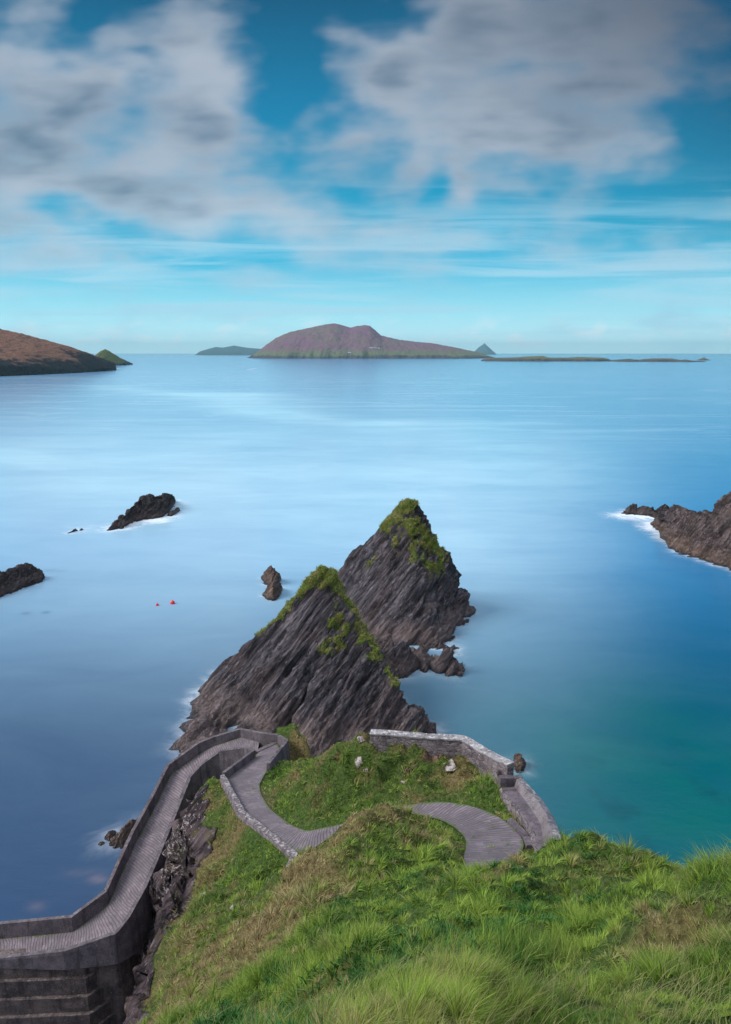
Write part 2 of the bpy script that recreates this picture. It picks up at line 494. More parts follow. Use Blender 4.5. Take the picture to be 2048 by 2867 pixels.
def mat_cobble():
    m, T = new_mat('ribbed_cobbles')
    ua, vb = T.attr('along'), T.attr('across')          # metres along / across the path
    pos = T.node('ShaderNodeNewGeometry').outputs['Position']
    wob = T.mul(T.sub(T.noise(pos, 0.9, 3, 0.5), 0.5), 0.35)
    rows = T.mul(T.add(ua, wob), 1.0 / 0.17)
    fr = T.math('FRACT', rows); row = T.math('FLOOR', rows)
    gap = T.math('ABSOLUTE', T.sub(fr, 0.5))             # 0.5 at the joints
    wn = T.node('ShaderNodeTexWhiteNoise', noise_dimensions='1D'); T.put(wn.inputs['W'], row)
    br = T.mul(T.add(vb, T.mul(wn.outputs['Value'], 3.0)), 1.0 / 0.30)
    fb = T.math('FRACT', br); gb = T.math('ABSOLUTE', T.sub(fb, 0.5))
    wn2 = T.node('ShaderNodeTexWhiteNoise', noise_dimensions='2D'); T.put(wn2.inputs['Vector'], T.comb(row, T.math('FLOOR', br), 0))
    n = T.noise(pos, 9.0, 5, 0.65); big = T.noise(pos, 0.7, 4, 0.6)
    col = T.mix(T.add(T.mul(n, 0.6), T.mul(wn2.outputs['Value'], 0.4)), (0.11, 0.088, 0.102), (0.31, 0.258, 0.292))
    col = T.mix(T.mul(T.ss(big, 0.42, 0.62), 0.65), col, (0.13, 0.11, 0.125))
    j1 = T.ss(gap, 0.30, 0.46); j2 = T.mul(T.ss(gb, 0.42, 0.48), 0.22)
    joint = T.math('MAXIMUM', j1, j2)
    col = T.mix(T.mul(joint, 0.5), col, (0.05, 0.043, 0.045))
    col = T.mix(T.mul(T.ss(T.noise(pos, 4.0, 4, 0.7), 0.66, 0.72), 0.6), col, (0.6, 0.56, 0.57))
    ed = T.add(T.attr('edge'), T.mul(T.sub(T.noise(pos, 1.4, 5, 0.7), 0.5), 0.9))
    col = T.mix(T.mul(T.ss(ed, 0.12, -0.02), 0.9), col, T.mix(n, (0.05, 0.075, 0.02), (0.12, 0.17, 0.04)))
    dk = T.noise(pos, 0.45, 5, 0.65)
    col = T.mix(T.mul(T.ss(dk, 0.5, 0.66), 0.4), col, (0.09, 0.075, 0.085))
    h = T.add(T.mul(T.sub(1.0, joint), 0.5), T.mul(n, 0.35))
    return finish(m, T, col, 0.8, T.bump(h, 0.8, 0.06), 0.35)


M_cobble = mat_cobble()

def mat_plain(name, col, rough=0.7, var=0.25, scale=3.0):
    m, T = new_mat(name)
    pos = T.node('ShaderNodeNewGeometry').outputs['Position']
    n = T.noise(pos, scale, 5, 0.6)
    c = T.mix(n, tuple(q * (1 - var) for q in col), tuple(min(1, q * (1 + var)) for q in col))
    return finish(m, T, c, rough, T.bump(n, 0.3, 0.05))


def mat_pale():
    m, T = new_mat('pale_lichened_rock')
    pos = T.node('ShaderNodeNewGeometry').outputs['Position']
    a = T.noise(pos, 5.0, 6, 0.65, 0.4); b = T.noise(pos, 18.0, 5, 0.6)
    col = T.mix(T.ss(T.add(T.mul(a, 0.7), T.mul(b, 0.3)), 0.42, 0.56), (0.08, 0.062, 0.062), (0.52, 0.46, 0.44))
    return finish(m, T, col, 0.9, T.bump(T.add(a, T.mul(b, 0.4)), 0.8, 0.12), 0.2)


M_white_rock = mat_pale()
M_buoy = mat_plain('red_buoy_plastic', (0.8, 0.04, 0.05), 0.35, 0.1)
M_rope = mat_plain('dark_buoy_fitting', (0.05, 0.05, 0.05), 0.7)
M_post = mat_plain('weathered_post', (0.12, 0.11, 0.12), 0.8)
M_wwall = mat_plain('whitewash', (0.8, 0.8, 0.78), 0.8, 0.05, 0.5)
M_slate = mat_plain('slate_roof', (0.10, 0.10, 0.12), 0.8, 0.2, 0.5)

# ------------------------------------------------------------------ path stations
# (outer edge pixel, inner edge pixel, height)
def st(o, zo, i, zi): return (Z(*o, zo), Z(*i, zi))

ramp_out = [(-160, 2645, 5.0), (0, 2628, 5.4), (205, 2609, 6.0), (305, 2534, 6.9), (345, 2440, 7.7), (382, 2357, 8.45), (438, 2252, 9.45),
            (478, 2168, 10.3), (560, 2105, 11.25), (600, 2087, 11.7), (674, 2064, 12.3), (727, 2075, 12.8)]
ramp_in = [(-160, 2690, 5.75), (0, 2673, 6.1), (183, 2653, 6.7), (321, 2606, 7.45), (352, 2566, 7.9), (400, 2480, 8.5), (443, 2379, 9.2), (526, 2174, 11.0),
           (560, 2138, 11.6), (615, 2099, 12.3), (693, 2088, 13.0), (715, 2099, 13.3)]
RO = [Z(*p) for p in ramp_out]; RI = [Z(*p) for p in ramp_in]
up_R = [(777, 2082, 13.0), (787, 2094, 13.1), (751, 2152, 14.1), (726, 2196, 14.8), (731, 2224, 15.2), (759, 2268, 15.9), (820, 2312, 16.7),
        (864, 2328, 17.1), (910, 2315, 17.4), (966, 2308, 17.8), (1000, 2285, 18.6), (1099, 2268, 19.2), (1154, 2249, 19.5),
        (1237, 2243, 19.9), (1304, 2252, 20.3), (1376, 2274, 20.7), (1420, 2299, 21.0), (1464, 2346, 21.4), (1470, 2368, 21.6),
        (1453, 2401, 21.9), (1415, 2440, 22.3), (1395, 2475, 22.8)]
up_L = [(721, 2108, 13.0), (716, 2118, 13.1), (632, 2183, 14.1), (660, 2235, 14.9), (687, 2279, 15.6), (748, 2326, 16.4), (837, 2396, 17.2),
        (858, 2390, 17.4), (912, 2352, 17.6), (970, 2316, 18.1), (1060, 2291, 18.9), (1121, 2276, 19.4), (1182, 2282, 19.8),
        (1237, 2296, 20.2), (1276, 2318, 20.6), (1304, 2346, 21.0), (1307, 2368, 21.3), (1298, 2401, 21.8), (1302, 2430, 22.2), (1300, 2475, 22.8)]


def resample(P, n):
    P = np.array(P, float); d = np.r_[0, np.cumsum(np.linalg.norm(np.diff(P[:, :2], axis=0), axis=1))]
    t = np.linspace(0, d[-1], n)
    return np.stack([np.interp(t, d, P[:, k]) for k in range(3)], 1), t


def matched(A, B, key, n):
    "resample two edges so that the key indices of both meet (key = [(ia, ib), ...])"
    outA, outB, al = [], [], []; s0 = 0.0
    for (a0, b0), (a1, b1) in zip(key[:-1], key[1:]):
        SA = A[a0:a1 + 1]; SB = B[b0:b1 + 1]
        LA = sum(math.dist(SA[i], SA[i + 1]) for i in range(len(SA) - 1)); LB = sum(math.dist(SB[i], SB[i + 1]) for i in range(len(SB) - 1))
        L = max(LA, LB, 0.05) * 0.5 + min(LA, LB) * 0.5; k = max(2, int(L * n) + 1)
        ra = resample(SA, k)[0] if LA > 0.01 else np.repeat(np.array([SA[0]]), k, 0)
        rb = resample(SB, k)[0] if LB > 0.01 else np.repeat(np.array([SB[0]]), k, 0)
        t = np.linspace(0, L, k) + s0; s0 += L
        if outA: ra, rb, t = ra[1:], rb[1:], t[1:]
        outA.append(ra); outB.append(rb); al.append(t)
    return np.concatenate(outA), np.concatenate(outB), np.concatenate(al)


def smooth_line(P, k=2):
    P = P.copy()
    for _ in range(k):
        Q = P.copy(); Q[1:-1] = (P[:-2] + 2 * P[1:-1] + P[2:]) / 4; P = Q
    return P


def strip(name, A, B, al, mat, m=10, lift=0.0, jit=0.012):
    n = len(A); t = np.linspace(0, 1, m)
    V = A[:, None] * (1 - t[None, :, None]) + B[:, None] * t[None, :, None]
    w = np.linalg.norm(A - B, axis=1)
    V[..., 2] += lift + 0.0
    edge = np.minimum(t, 1 - t)[None] * w[:, None]
    V = V.reshape(-1, 3)
    V[:, 2] += jit * fbm(V[:, 0] * 1.3, V[:, 1] * 1.3, V[:, 2], 3)
    along = np.repeat(al, m); across = (w[:, None] * t[None]).ravel()
    return mesh_np(name, V, grid_faces(m, n)[:, ::-1], mat, attrs={'along': along, 'across': across, 'edge': edge.ravel()})


UR = [Z(*p) for p in up_R]; UL = [Z(*p) for p in up_L]
keyU = [(0, 0), (1, 1), (3, 2), (5, 4), (6, 5), (7, 6), (8, 8), (9, 9), (10, 10), (11, 11), (13, 12), (14, 13), (15, 14), (17, 15), (18, 16), (19, 17), (20, 18), (21, 19)]
UA, UB, Ual = matched(UR, UL, keyU, 4)
UA = smooth_line(UA, 4); UB = smooth_line(UB, 3)
keyR = [(0, 0), (1, 1), (2, 2), (3, 4), (5, 6), (7, 7), (8, 8), (9, 9), (10, 10), (11, 11)]
# ramp floor, inner edge lies under the parapet top (0.75 m lower)
RIf = [(p[0], p[1], p[2] - 0.75) for p in RI]
RA, RB, Ral = matched(RO, RIf, keyR, 4)
zc = (RA[:, 2] + RB[:, 2]) / 2; RA[:, 2] = zc * 0.7 + RA[:, 2] * 0.3; RB[:, 2] = zc * 0.7 + RB[:, 2] * 0.3

# ------------------------------------------------------------------ headland (terrain)
ctl = []
def A(u, v, y): ctl.append(Y(u, v, y))
def Az(u, v, z): ctl.append(Z(u, v, z))
def X(x, y, z): ctl.append((x, y, z))

for L in (UA, UB):
    for p in L[::5]: X(p[0], p[1], p[2])
# left slope below the path wall
for a in [(600, 2200, 37.0), (560, 2215, 38.0), (600, 2300, 34), (650, 2290, 33.4), (540, 2260, 36.3), (700, 2400, 28.8), (650, 2400, 30), (600, 2400, 31.5), (545, 2400, 33),
          (770, 2420, 27.3), (795, 2455, 26.8), (740, 2480, 25.6), (650, 2500, 26), (580, 2500, 28.5), (510, 2500, 31), (600, 2600, 23), (500, 2600, 27.5), (460, 2600, 29),
          (500, 2700, 22), (440, 2700, 25), (550, 2800, 16.5), (450, 2800, 21.5), (405, 2867, 20.5), (500, 2867, 16), (600, 2867, 11.5), (700, 2867, 8.2),
          (650, 2700, 17.5), (700, 2600, 20.5), (680, 2790, 12)]: A(*a)
# brown spur and near slope
for a in [(780, 2520, 22.2), (850, 2480, 21.2), (870, 2420, 23.0), (905, 2375, 23.6), (940, 2330, 24.0), (970, 2303, 24.2), (1010, 2293, 24.0), (1060, 2310, 23.6), (1110, 2334, 23.2),
          (800, 2600, 18), (800, 2700, 13), (850, 2800, 8.4), (850, 2867, 6.1), (1000, 2500, 18.6), (900, 2550, 18.4), (1000, 2600, 13.4), (1000, 2700, 9), (1000, 2800, 6),
          (1024, 2867, 4.4), (1100, 2400, 20.8), (1130, 2480, 17.6), (1190, 2440, 19.0), (1240, 2442, 18.5), (1100, 2560, 14.6), (1200, 2320, 24.6), (1250, 2347, 23.3), (1270, 2392, 21.5),
          (1250, 2482, 15.8), (1300, 2442, 17.4), (1360, 2448, 16.6), (1420, 2444, 15.8), (1450, 2442, 15.4), (1500, 2457, 15.4), (1560, 2415, 15.6), (1600, 2383, 15.9), (1650, 2370, 16.0), (1700, 2394, 15.6), (1760, 2415, 15), (1820, 2447, 14), (1870, 2514, 13),
          (1650, 2478, 13.4), (1750, 2528, 11.6), (1860, 2550, 10.8), (1900, 2544, 10), (1930, 2522, 9.4), (1970, 2511, 9.1), (2010, 2517, 8.8), (2048, 2534, 8.6), (2130, 2552, 8.2),
          (1300, 2530, 13.0), (1400, 2484, 13.4), (1500, 2561, 12.4), (1600, 2598, 10.8), (1500, 2674, 9.6), (1500, 2780, 7.2), (1500, 2927, 4.2), (1250, 2867, 4.2), (1250, 2700, 8.2), (1200, 2600, 11.4),
          (1750, 2654, 8.6), (1750, 2794, 6.2), (1800, 2927, 3.9), (2048, 2927, 3.8), (2048, 2822, 5.2), (2048, 2682, 6.6), (1930, 2642, 7.6), (2200, 2927, 3.8), (2200, 2722, 6)]: A(*a)
for a in [(0, 0, 38.1), (3, 0, 38.3), (-3, 0, 36.6), (-6, 2, 33), (-9, 6, 28), (-6, -5, 36), (4, -6, 41), (9, 0, 38.6), (14, 4, 37), (-2, 2, 35.6), (2, 2.2, 36.6), (6, 3, 36.4), (-14, 6, 22), (-14, 0, 26)]: X(*a)
# far side of the near crests: falls to the path
for a in [(3.6, 18.3, 23.3), (5.0, 18.2, 23.4), (4.6, 19.4, 22.8), (6.8, 19.2, 23.8), (7.4, 20.3, 23.4), (6.0, 20.6, 22.6), (-0.6, 26.2, 19.2), (0.8, 26.2, 20.2), (2.2, 24.9, 20.8), (-1.8, 26.1, 18.6)]: X(*a)
# middle mound with its seaward crest
for a in [(760, 2190, 37.4), (835, 2152, 38.6), (866, 2148, 37.6), (910, 2121, 35.6), (945, 2108, 34.2), (977, 2098, 33.2), (1020, 2080, 32.3),
          (800, 2230, 34.2), (850, 2220, 32.8), (800, 2285, 31.6), (870, 2300, 30.1), (930, 2280, 29.9), (900, 2210, 32.0), (950, 2150, 32.6), (950, 2220, 31.0), (1000, 2240, 29.9), (1010, 2150, 31.4),
          (1060, 2240, 29.3), (1080, 2180, 30.5), (1120, 2150, 31.0), (1200, 2140, 30.5), (1200, 2200, 29.2), (1140, 2220, 29.1), (1260, 2140, 30.1), (1280, 2200, 28.6), (1330, 2200, 28.2),
          (1340, 2240, 26.9), (1400, 2268, 26.0), (1440, 2300, 24.8), (1480, 2345, 23.5)]: A(*a)
for a in [(0.2, 31.9, 20.0), (1.7, 31.6, 20.1), (3.2, 31.2, 20.2), (4.8, 30.9, 20.4)]: X(*a)
for (x, y, z) in [(0.3, 32.5, 19.6), (2, 32.3, 19.7), (3.6, 31.9, 19.8), (5.4, 31.3, 19.8), (-1.2, 33.6, 19), (-2.6, 35.8, 17.2), (-3.8, 38.4, 15), (-5.0, 39.6, 14)]:
    X(x + 0.5, y + 1.6, z - 2.6); X(x + 1.2, y + 4.5, z - 9); X(x + 2, y + 8, 1.0); X(x + 3, y + 11, -3)
# seaward side of the right-hand wall and ledge
for (x, y, z) in [(7.0, 28.2, 19.6), (7.6, 26.0, 20.2), (8.0, 24.0, 20.8), (7.9, 21.8, 22.2)]:
    X(x, y, z); X(x + 1.5, y + 0.8, z - 3.4); X(x + 4, y + 2, z - 11); X(x + 8, y + 4, 0); X(x + 11, y + 5, -4)
for (x, y, z) in [(8.6, 18.0, 24.2), (10.4, 15.4, 25.4), (12.4, 12.6, 28), (15, 10, 30)]:
    X(x + 0.6, y + 1.6, z - 3.2); X(x + 3, y + 5, z - 13); X(x + 7, y + 9, -1); X(x + 10, y + 12, -4)
X(40, 0, 20); X(40, 20, -5); X(30, 10, 12)
# knob behind the hairpin
for a in [(790, 2052, 45.2), (812, 2046, 45.8), (835, 2062, 45.4), (850, 2090, 44.2), (868, 2110, 43.2), (872, 2135, 42.0), (835, 2120, 42.4), (815, 2085, 43.2), (845, 2145, 40.6)]: A(*a)
for a in [(-5.4, 48.2, 9), (-3.0, 46.5, 8), (-1.6, 44.5, 6.5), (-5.5, 51, 2), (-1.5, 49, 0), (1.5, 47, -2), (-9, 48.5, 4), (-9, 51, -2), (-5, 54, -4)]: X(*a)
# under the hairpin: ground in the gap between the two legs
for a in [(-9.5, 41.2, 11.7), (-9.2, 39.2, 12.2), (-10.6, 40.0, 9.4), (-11.2, 41.5, 8.2), (-12.0, 38.0, 6.6), (-13, 40, 4.5)]: X(*a)
# rock face on the left, foot of the cliff
for a in [(530, 2330, 35.2), (500, 2340, 36.0), (480, 2400, 35.6), (450, 2480, 35.2), (430, 2540, 34.8), (560, 2240, 37.2)]: A(*a)
for a in [(-13.2, 36.4, 4.2), (-13.0, 34.2, 1.6), (-12.6, 31.5, 1.0), (-12.2, 28, 1.2), (-12.0, 25, 2), (-12.4, 22, 3), (-12.6, 18, 7), (-15.5, 33, 0), (-16.5, 28, -1), (-16, 22, -1),
          (-15, 40, 1.5), (-16.5, 44, -1.5), (-20, 38, -3), (-14, 47, -2.5), (-20, 33, -3), (-24, 28, -3), (-24, 20, -3), (-11, 48, 0), (-22, 12, 4), (-30, 5, -3), (-22, 0, 20), (-30, -10, 10)]: X(*a)
RT = RBF(ctl, 0.03, 0.5)


def terrain_base(x, y):
    z = RT(x, y)
    return z


GX0, GX1, GY0, GY1, GS = -27.0, 24.0, -4.0, 56.0, 0.14
gx = np.arange(GX0, GX1, GS); gy = np.arange(GY0, GY1, GS)
TX, TY = np.meshgrid(gx, gy)
TZ = terrain_base(TX, TY)
gzy, gzx = np.gradient(TZ, GS)
slope = np.hypot(gzx, gzy)
dcam = np.hypot(TX, TY)
# how rocky: steep and on the ravine / seaward sides
xb = np.interp(TY, [10, 20, 22.5, 25, 26.5, 31, 34.5, 36.5, 38], [-9.5, -8.3, -8.7, -8.9, -8.4, -8.6, -8.4, -9.5, -10.8])
left_face = sstep(-(TX - xb + 1.6 * fbm(TX * 0.6, TY * 0.6, 3.3, 4)), -0.35, 0.6) * sstep(TY, 18, 22)
left_face = np.maximum(left_face, sstep(TZ, 10.5, 7.5))
steep = sstep(slope, 2.2, 3.2)
knob = np.exp(-(((TX + 4.6) / 2.6) ** 2 + ((TY - 44) / 3.4) ** 2))
rock = np.clip(np.maximum(left_face, steep * 0.9) - 1.2 * knob, 0, 1)
# a bare scarp under the seaward wall
cx, cy, _z = Y(1190, 2150, 30.6)
scarp = np.exp(-(((TX - cx) / 2.4) ** 2 + ((TY - cy - 0.2 * (TX - cx)) / 0.35) ** 2))
# distance to the path strip
pts = []
for k in np.linspace(0, 1, 9): pts.append(UA * (1 - k) + UB * k)
pts = np.concatenate(pts)
pd = np.full(TX.shape, 99.0); pz = np.zeros(TX.shape)
sel = (TX > -12) & (TX < 9) & (TY > 18) & (TY < 46)
sx, sy = TX[sel], TY[sel]; bd = np.full(len(sx), 99.0); bz = np.zeros(len(sx))
for i in range(0, len(sx), 8000):
    d2 = (sx[i:i + 8000, None] - pts[None, :, 0]) ** 2 + (sy[i:i + 8000, None] - pts[None, :, 1]) ** 2
    j = d2.argmin(1); bd[i:i + 8000] = np.sqrt(d2[np.arange(len(j)), j]); bz[i:i + 8000] = pts[j, 2]
pd[sel] = bd; pz[sel] = bz
# surface relief: tussocks, slumps; slabs in the rock
tus = fbm(TX * 0.9, TY * 0.9, TZ * 0.6, 4) * 0.28 + fbm(TX * 0.42, TY * 0.42, 7.7, 3) * 0.80
ridg = 1 - np.abs(fbm(TX * 0.55 + 0.5 * TY, TY * 0.9, 2.2, 3)) * 2.4
mound = np.exp(-(((TX - 0.5) / 4.5) ** 2 + ((TY - 31) / 3.2) ** 2))
tus += np.clip(ridg, 0, 1) ** 2 * (0.24 + 0.42 * mound) + 0.12 * fbm(TX * 2.4, TY * 2.4, 1.0, 3)
d_, n_, k_ = BED
def bedco(x, y, z):
    return (x * n_[0] + y * n_[1] + z * n_[2], x * k_[0] + y * k_[1] + z * k_[2], x * d_[0] + y * d_[1] + z * d_[2])
bn, bk, bdd = bedco(TX, TY, TZ)
slab = (1 - 2 * np.abs(fbm(bn * 0.7, bk * 0.35, bdd * 0.12, 4))) * 0.9 + fbm(bn * 2.6, bk * 1.4, bdd * 0.4, 3) * 0.3
nearfade = sstep(pd, 0.25, 1.6)
hsel = nearfade * (1 - 0.35 * sstep(-dcam, -8, -3)) * 1.25
TZ2 = TZ + tus * hsel * (1 - rock) - scarp * 0.35
nx_, ny_, nz_ = normals(TX, TY, TZ)
saw1 = np.mod(bn / 1.5 + 1.4 * perlin(bk * 0.3, bdd * 0.1, 2.0), 1.0); saw2 = np.mod(bn / 0.6 + 1.4 * perlin(bk * 0.5, bdd * 0.2, 7.0), 1.0)
rdisp = (slab * 1.0 - 0.9 + 0.9 * saw1 + 0.35 * saw2) * rock * nearfade
terr = np.mod(TZ / 2.1 + 0.9 * fbm(TX * 0.25, TY * 0.25, 15.0, 3), 1.0)
TZ2 = TZ2 + rock * nearfade * (0.9 * (terr ** 2 - 0.4) + 0.35 * fbm(TX * 1.3, TY * 1.3, TZ, 4)) * (1 - np.clip(scarp, 0, 1))
TXd = TX + nx_ * rdisp; TYd = TY + ny_ * rdisp; TZ2 = TZ2 + nz_ * rdisp * 0.6
blend = sstep(pd, 0.22, 0.75)
TZ2 = TZ2 * blend + (pz - 0.07) * (1 - blend)
# dryness: straw brown on the spur and left slope
dry = 0.42 + 0.55 * fbm(TX * 0.25, TY * 0.25, 1.1, 4) + 0.35 * fbm(TX * 1.1, TY * 1.1, 5.5, 3)
def bump2(u, v, y, rx, ry, a):
    px_, py_, _ = Y(u, v, y)
    return a * np.exp(-(((TX - px_) / rx) ** 2 + ((TY - py_) / ry) ** 2))
dry += bump2(780, 2560, 20.5, 1.8, 4.0, 0.55) + bump2(900, 2400, 23, 1.6, 2.0, 0.4) + bump2(620, 2400, 31, 2.0, 4, 0.25) + bump2(560, 2650, 23, 1.5, 4, 0.15)
dry += bump2(700, 2700, 16, 1.6, 3.5, 0.2) + bump2(1380, 2800, 5.2, 1.2, 1.0, 0.25) + bump2(1780, 2640, 7.6, 0.8, 1.2, 0.4) + bump2(830, 2840, 7.4, 1.5, 1.2, 0.25)
dry += bump2(1330, 2170, 29, 1.3, 0.7, 0.45) + bump2(860, 2110, 43, 1.2, 2.4, 0.4) + bump2(1930, 2420, 9.4, 0.5, 0.6, 0.4)
dry += 0.5 * mound * (fbm(TX * 0.9 + TY * 0.5, TY * 1.6, 33.0, 3))
dry -= bump2(900, 2260, 31, 3.0, 2.0, 0.12) + bump2(760, 2440, 26.5, 1.2, 2.4, 0.55) + bump2(1250, 2560, 12, 3.4, 3.4, 0.3) + bump2(1650, 2600, 9, 4.0, 3.0, 0.25) + bump2(1130, 2480, 17.5, 1.5, 2, 0.35) + bump2(1240, 2410, 20, 1.5, 2, 0.3)
lich = bump2(530, 2320, 35.2, 1.6, 2.2, 0.72) + bump2(490, 2400, 34.8, 1.2, 1.4, 0.55) + bump2(1010, 2130, 31.6, 0.8, 1.0, 0.6)
# bare earth scars
earth = bump2(1100, 2405, 20.8, 0.22, 0.8, 1.0) + bump2(1170, 2540, 14.9, 0.16, 0.5, 0.9) + scarp * 0.9
earth = earth * (0.75 + 0.9 * fbm(TX * 2.2, TY * 2.2, 70.0, 3))
rock = np.clip(np.maximum(rock, earth * 0.9), 0, 1)
TV = np.stack([TXd, TYd, TZ2], -1).reshape(-1, 3)
TF = grid_faces(len(gx), len(gy))
at = {'dry': np.clip(dry, 0, 1).ravel(), 'rock': rock.ravel(), 'lichen': np.clip(lich, 0, 1).ravel(), 'earth': np.clip(earth, 0, 1).ravel()}
V2, F2, at2 = cull(TV, TF, TV[:, 2] > -1.2, at)
headland = mesh_np('hillside', V2, F2, M_ground, attrs=at2); tag(headland, kind='structure')


def samp(field, x, y):
    fx = np.clip((x - GX0) / GS, 0, len(gx) - 1.001); fy = np.clip((y - GY0) / GS, 0, len(gy) - 1.001)
    i = fx.astype(int); j = fy.astype(int); a = fx - i; b = fy - j
    return (field[j, i] * (1 - a) * (1 - b) + field[j, i + 1] * a * (1 - b) + field[j + 1, i] * (1 - a) * b + field[j + 1, i + 1] * a * b)


def ground_z(x, y): return float(samp(TZ2, np.array([x]), np.array([y]))[0])


# ------------------------------------------------------------------ path surfaces
p1 = strip('path', UA, UB, Ual, M_cobble, 14); tag(p1, kind='structure')
p2 = strip('ramp_path', RA, RB, Ral, M_cobble, 12); tag(p2, kind='structure')


# ------------------------------------------------------------------ walls
def wall_mesh(name, line, th, top, bottom, mat, parent=None, side=1, cap=None, seg=0.35, rough=0.015, batter=0.0, cap_h=0.0, closed_ends=True):
    """wall along line (floor-edge points); thickness th goes to the side; top / bottom = height above the line's z, or absolute list"""
    P, t = resample(line, max(2, int(sum(math.dist(line[i], line[i + 1]) for i in range(len(line) - 1)) / seg)))
    # keep the corners sharp
    L = np.array(line); d = np.r_[0, np.cumsum(np.linalg.norm(np.diff(L[:, :2], axis=0), axis=1))]
    tt = np.unique(np.round(np.r_[t, d], 4)); tt = tt[np.r_[True, np.diff(tt) > 0.03]]
    P = np.stack([np.interp(tt, d, L[:, k]) for k in range(3)], 1)
    T = np.gradient(P[:, :2], axis=0); T /= np.linalg.norm(T, axis=1)[:, None]
    N = np.stack([-T[:, 1], T[:, 0]], 1) * side
    n = len(P)
    zt = P[:, 2] + top if np.isscalar(top) else np.interp(tt, d, top)
    zb = P[:, 2] + bottom if np.isscalar(bottom) else np.interp(tt, d, bottom)
    rows = 7
    prof = []
    for k in range(rows): prof.append((0.0, k / (rows - 1)))
    ch = 0.03
    V = []
    inner = [(0.0, k / (rows - 1)) for k in range(rows)]
    outer = [(th, k / (rows - 1)) for k in range(rows)][::-1]
    ring = inner + outer
    V = np.zeros((n, len(ring), 3))
    for j, (o, h) in enumerate(ring):
        z = zb + (zt - zb) * h
        oo = o + (batter * (zt - z) if o > 0 else 0.0)
        if h == 1.0: oo = oo + (ch if o == 0 else -ch)
        V[:, j, 0] = P[:, 0] + N[:, 0] * oo; V[:, j, 1] = P[:, 1] + N[:, 1] * oo; V[:, j, 2] = z
    nz3 = rough
    flat = V.reshape(-1, 3)
    flat[:, 0] += nz3 * fbm(flat[:, 0] * 2, flat[:, 1] * 2, flat[:, 2] * 2, 3)
    flat[:, 1] += nz3 * fbm(flat[:, 0] * 2 + 9, flat[:, 1] * 2, flat[:, 2] * 2, 3)
    flat[:, 2] += nz3 * fbm(flat[:, 0] * 2, flat[:, 1] * 2 + 7, flat[:, 2] * 2, 3)
    m = len(ring); Fc = []
    for i in range(n - 1):
        for j in range(m):
            a, b = i * m + j, i * m + (j + 1) % m
            Fc.append((a, b, b + m, a + m))
    for i in (0, n - 1):
        for j in range(rows - 1):
            a = i * m + j; b = a + 1; c = i * m + (m - 2 - j); d2 = i * m + (m - 1 - j)
            Fc.append((a, b, c, d2) if i else (d2, c, b, a))
    Fc = np.array(Fc)
    if side > 0: Fc = Fc[:, ::-1]
    o = mesh_np(name, flat, Fc, mat, parent, smooth=False)
    return o


def off(line, dist, side=1):
    P = np.array(line, float); T = np.gradient(P[:, :2], axis=0); T /= np.linalg.norm(T, axis=1)[:, None]
    N = np.stack([-T[:, 1], T[:, 0]], 1) * side
    P[:, 0] += N[:, 0] * dist; P[:, 1] += N[:, 1] * dist
    return [tuple(p) for p in P]


# seaward parapet of the ramp and hairpin
hp = [Z(777, 2082, 13.0), (-5.55, 42.3, 13.3), (-6.3, 38.6, 14.1)]
outer_line = RO + hp[:1]
tops = [p[2] + h for p, h in zip(outer_line, [1.0, 1.0, 1.0, 1.0, 0.95, 0.9, 0.85, 0.8, 0.7, 0.65, 0.62, 0.62, 0.62])]
w = wall_mesh('parapet_wall', outer_line, 0.28, tops, [-2.0] * len(outer_line), M_conc, side=1, batter=0.06)
tag(w, 'long outer grey concrete parapet on the sea side of the lower ramp', 'wall')
w = wall_mesh('parapet_wall', [tuple(x) for x in (hp[0], hp[1], hp[2])], 0.26, [13.62, 13.95, 14.6], [9.0, 9.5, 12.2], M_conc, side=1, batter=0.05)
tag(w, 'short grey concrete wall closing the right end of the hairpin bend beside the grassy knob', 'wall')
# ravine-side parapet of the ramp; its face drops to the rock below
inner_line = [(p[0], p[1], p[2]) for p in RIf]
w = wall_mesh('parapet_wall', inner_line, 0.30, [p[2] + 0.75 for p in inner_line], [5.5] * 4 + [5.4] + [3.4] + [2.0] * 3 + [7.0] * 3, M_conc, side=-1, batter=0.05)
tag(w, 'inner concrete parapet of the lower ramp dropping into the dark ravine', 'wall')
# left wall of the upper path
ul_line = [Z(716, 2118, 13.2), Z(632, 2183, 14.1), Z(687, 2279, 15.6), Z(748, 2326, 16.4), Z(837, 2396, 17.2)]
w = wall_mesh('parapet_wall', ul_line[:2], 0.26, 0.48, -2.5, M_conc, side=-1, batter=0.04)
tag(w, 'low straight concrete wall between the hairpin bend and the ramp gap', 'wall')
w = wall_mesh('path_wall', ul_line[1:] + [(-3.35, 26.2, 17.0)], 0.34, [14.5, 15.85, 16.6, 17.35, 17.3], [12.0, 14.2, 14.9, 15.6, 15.4], M_stone, side=-1, batter=0.08, rough=0.07)
tag(w, 'low lichened stone wall along the left edge of the upper path', 'wall')
# step where the upper path meets the ramp
a, b = Z(728, 2076, 12.86), Z(712, 2100, 13.02)
# ramp body below the deck
st_rows = []
n = len(RA)
body = np.concatenate([RA + [0, 0, -0.06], RB + [0, 0, -0.06], RA * [1, 1, 0] + [0, 0, -2], RB * [1, 1, 0] + [0, 0, -2]])
Fc = []
for i in range(n - 1):
    Fc += [(i, i + 1, n + i + 1, n + i), (2 * n + i, i, i + 1, 2 * n + i + 1)[::-1], (3 * n + i, n + i, n + i + 1, 3 * n + i + 1)]
b_ = mesh_np('ramp_base', body, Fc, M_conc2, smooth=False); tag(b_, 'dark concrete mass carrying the cobbled ramp above the water', 'ramp')


